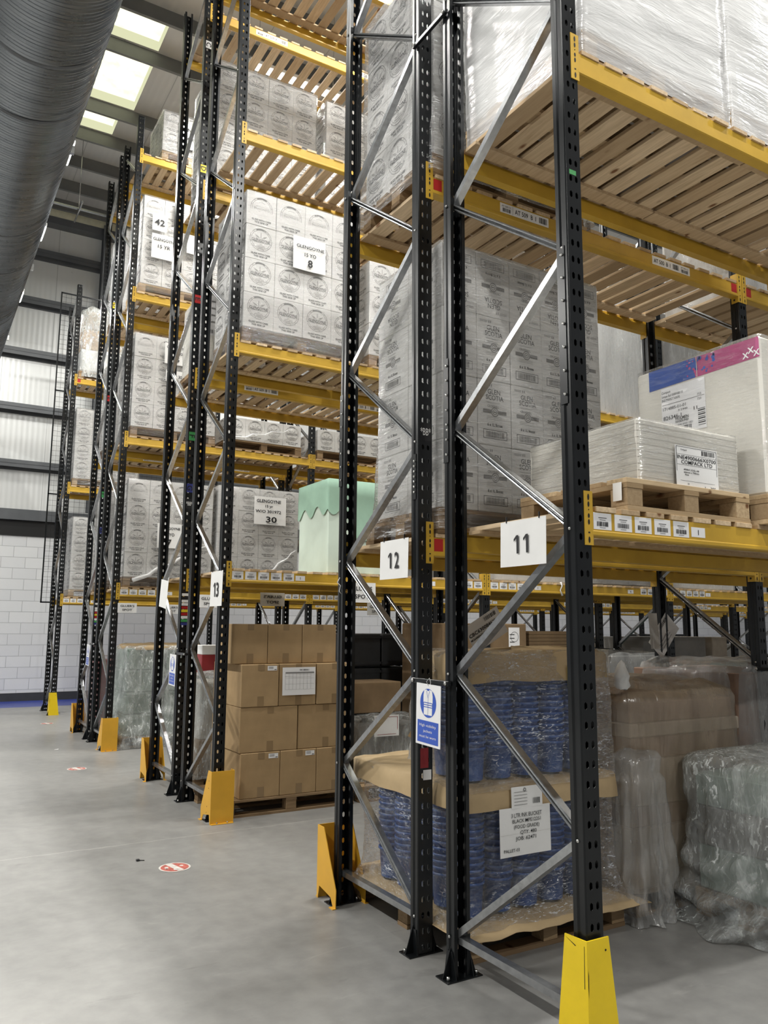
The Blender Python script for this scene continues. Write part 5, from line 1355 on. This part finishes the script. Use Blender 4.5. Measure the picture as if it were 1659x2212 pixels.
for row in (4, 6):
    m = MB()
    for k, mt in enumerate(('navy_tag', 'green_tag', 'paper', 'red_tag', 'yellow_tag', 'red_tag', 'paper', 'paper', 'ink', 'paper')): m.frect(FY(.010, -.0016, 0), 0, .070, .032*k, .032*k+.026, mt, .0004)
    tag(obj('colour_code_strip', m, None, (0, ROWS[row], 1.62)), 'strip of coloured level codes on the %s row post' % ORD[row], 'sticker')
m = MB(); m.frect(FY(.020, -.0016, 0), 0, .04, 0, .022, 'green_tag', .0004); tag(obj('tape_scrap', m, None, (0, 0, 3.58)), 'scrap of green tape on the nearest black post', 'sticker')
m = MB(); m.frect(FY(.012, -.0016, 0), 0, .05, 0, .10, 'red_plastic', .0004); m.frect(FY(.03, -.0016, -.06), 0, .05, 0, .05, 'paper', .0006); tag(obj('torn_label', m, None, (0, ROWS[2], .90)), 'torn red and white label low on the second row post', 'sticker')
m = MB(); m.tube([(0, 0, 0), (-.012, .01, -.03), (.006, .0, -.05), (-.008, -.01, -.085), (.012, 0, -.10)], .003, 'tie', 6); tag(obj('hook', m, None, (-.008, ROWS[2]+FD-.04, 1.92)), 'small white S-shaped hook on the left post of the second row', 'hook')
# tilted tags hanging behind
def tilted(lab, x, y, z, w, h, rot, lines=()):
    def ex(m, fr, w_, h_):
        m.bars(fr, .05*w_, .4*w_, .78*h_, .92*h_, 'ink', 4, 14)
        for k in range(3): m.frect(fr, -.4*w_, .2*w_, (.2+.12*k)*h_, (.22+.12*k)*h_, 'print_grey')
    o = note(lab, x, y, z, w, h, list(lines), curl=.003, extra=ex, name='hanging_tag', cat='label'); o.rotation_euler = (0, rot, 0); return o
tilted('tilted white delivery tag behind the first rack frame brace', 1.165, 2.03, 1.515, .32, .20, -.50, [('CBC6300846X', .42, .62, .12, .80), ('MCLAREN PACKAGING LTD', .42, .46, .07, .80)])
tilted('tilted white delivery tag beside the second frame of the second row', 2.98, 2.03, 1.50, .32, .20, -.85, [])
note('folded white sheet hanging beside the second frame of the second row', 2.78, 2.03, 1.46, .10, .28, [], curl=.02, name='paper_sheet', mat='paper_dim')
m = MB(); m.tube([(0, 0, 0), (.01, -.012, -.04), (-.012, -.006, -.09), (.012, -.012, -.15)], [.012, .008, .006, .012], 'paper', 7); tag(obj('film_scrap', m, None, (3.95, ROWS[3]-.006, ZB[1]+.03)), 'scrap of white film hanging from the third row beam', 'stretch wrap')
# floor stickers and debris
for lab, x, y, r_ in (('round worn red floor sticker nearest the camera', -.63, 3.21, .105), ('second round worn red floor sticker along the aisle', -.54, 7.42, .105), ('farthest round worn red floor sticker', -.22, 12.04, .10)):
    m = MB(); fr = FZ(0, 0, .001); m.disc(fr, 0, 0, r_, 'sticker_white', 36, .0006); m.disc(fr, 0, 0, r_*.88, 'sticker_red', 36, .0012)
    m.flat(fr, [(-.03, -.09), (.015, -.09), (.03, .09), (-.015, .09)], 'sticker_white', .0018); m.disc(fr, -.045, .03, .014, 'sticker_white', 10, .0018); m.disc(fr, .052, .0, .014, 'sticker_white', 10, .0018)
    for k in range(5): m.disc(fr, random.uniform(-.07, .07), random.uniform(-.07, .07), random.uniform(.008, .02), 'sticker_white', 7, .002)
    tag(obj('floor_sticker', m, None, (x, y, 0), (0, 0, .3)), lab, 'floor sticker')
m = MB(); m.box(-.012, .012, -.012, .012, 0, .012, 'ink', .003); m.tube([(.01, 0, .004), (.04, -.02, .004)], .003, 'ink', 6); tag(obj('black_crumb', m, None, (-.81, 3.48, 0)), 'small black bit of debris on the grey floor', 'debris')
m = MB(); m.add([(0,0,.004),(.05,.01,.002),(.06,.04,.008),(.01,.04,.003)], [(0,1,2,3)], 'paper'); tag(obj('paper_scrap', m, None, (-.55, 9.0, 0)), 'small white paper scrap on the floor of the cross aisle', 'debris')
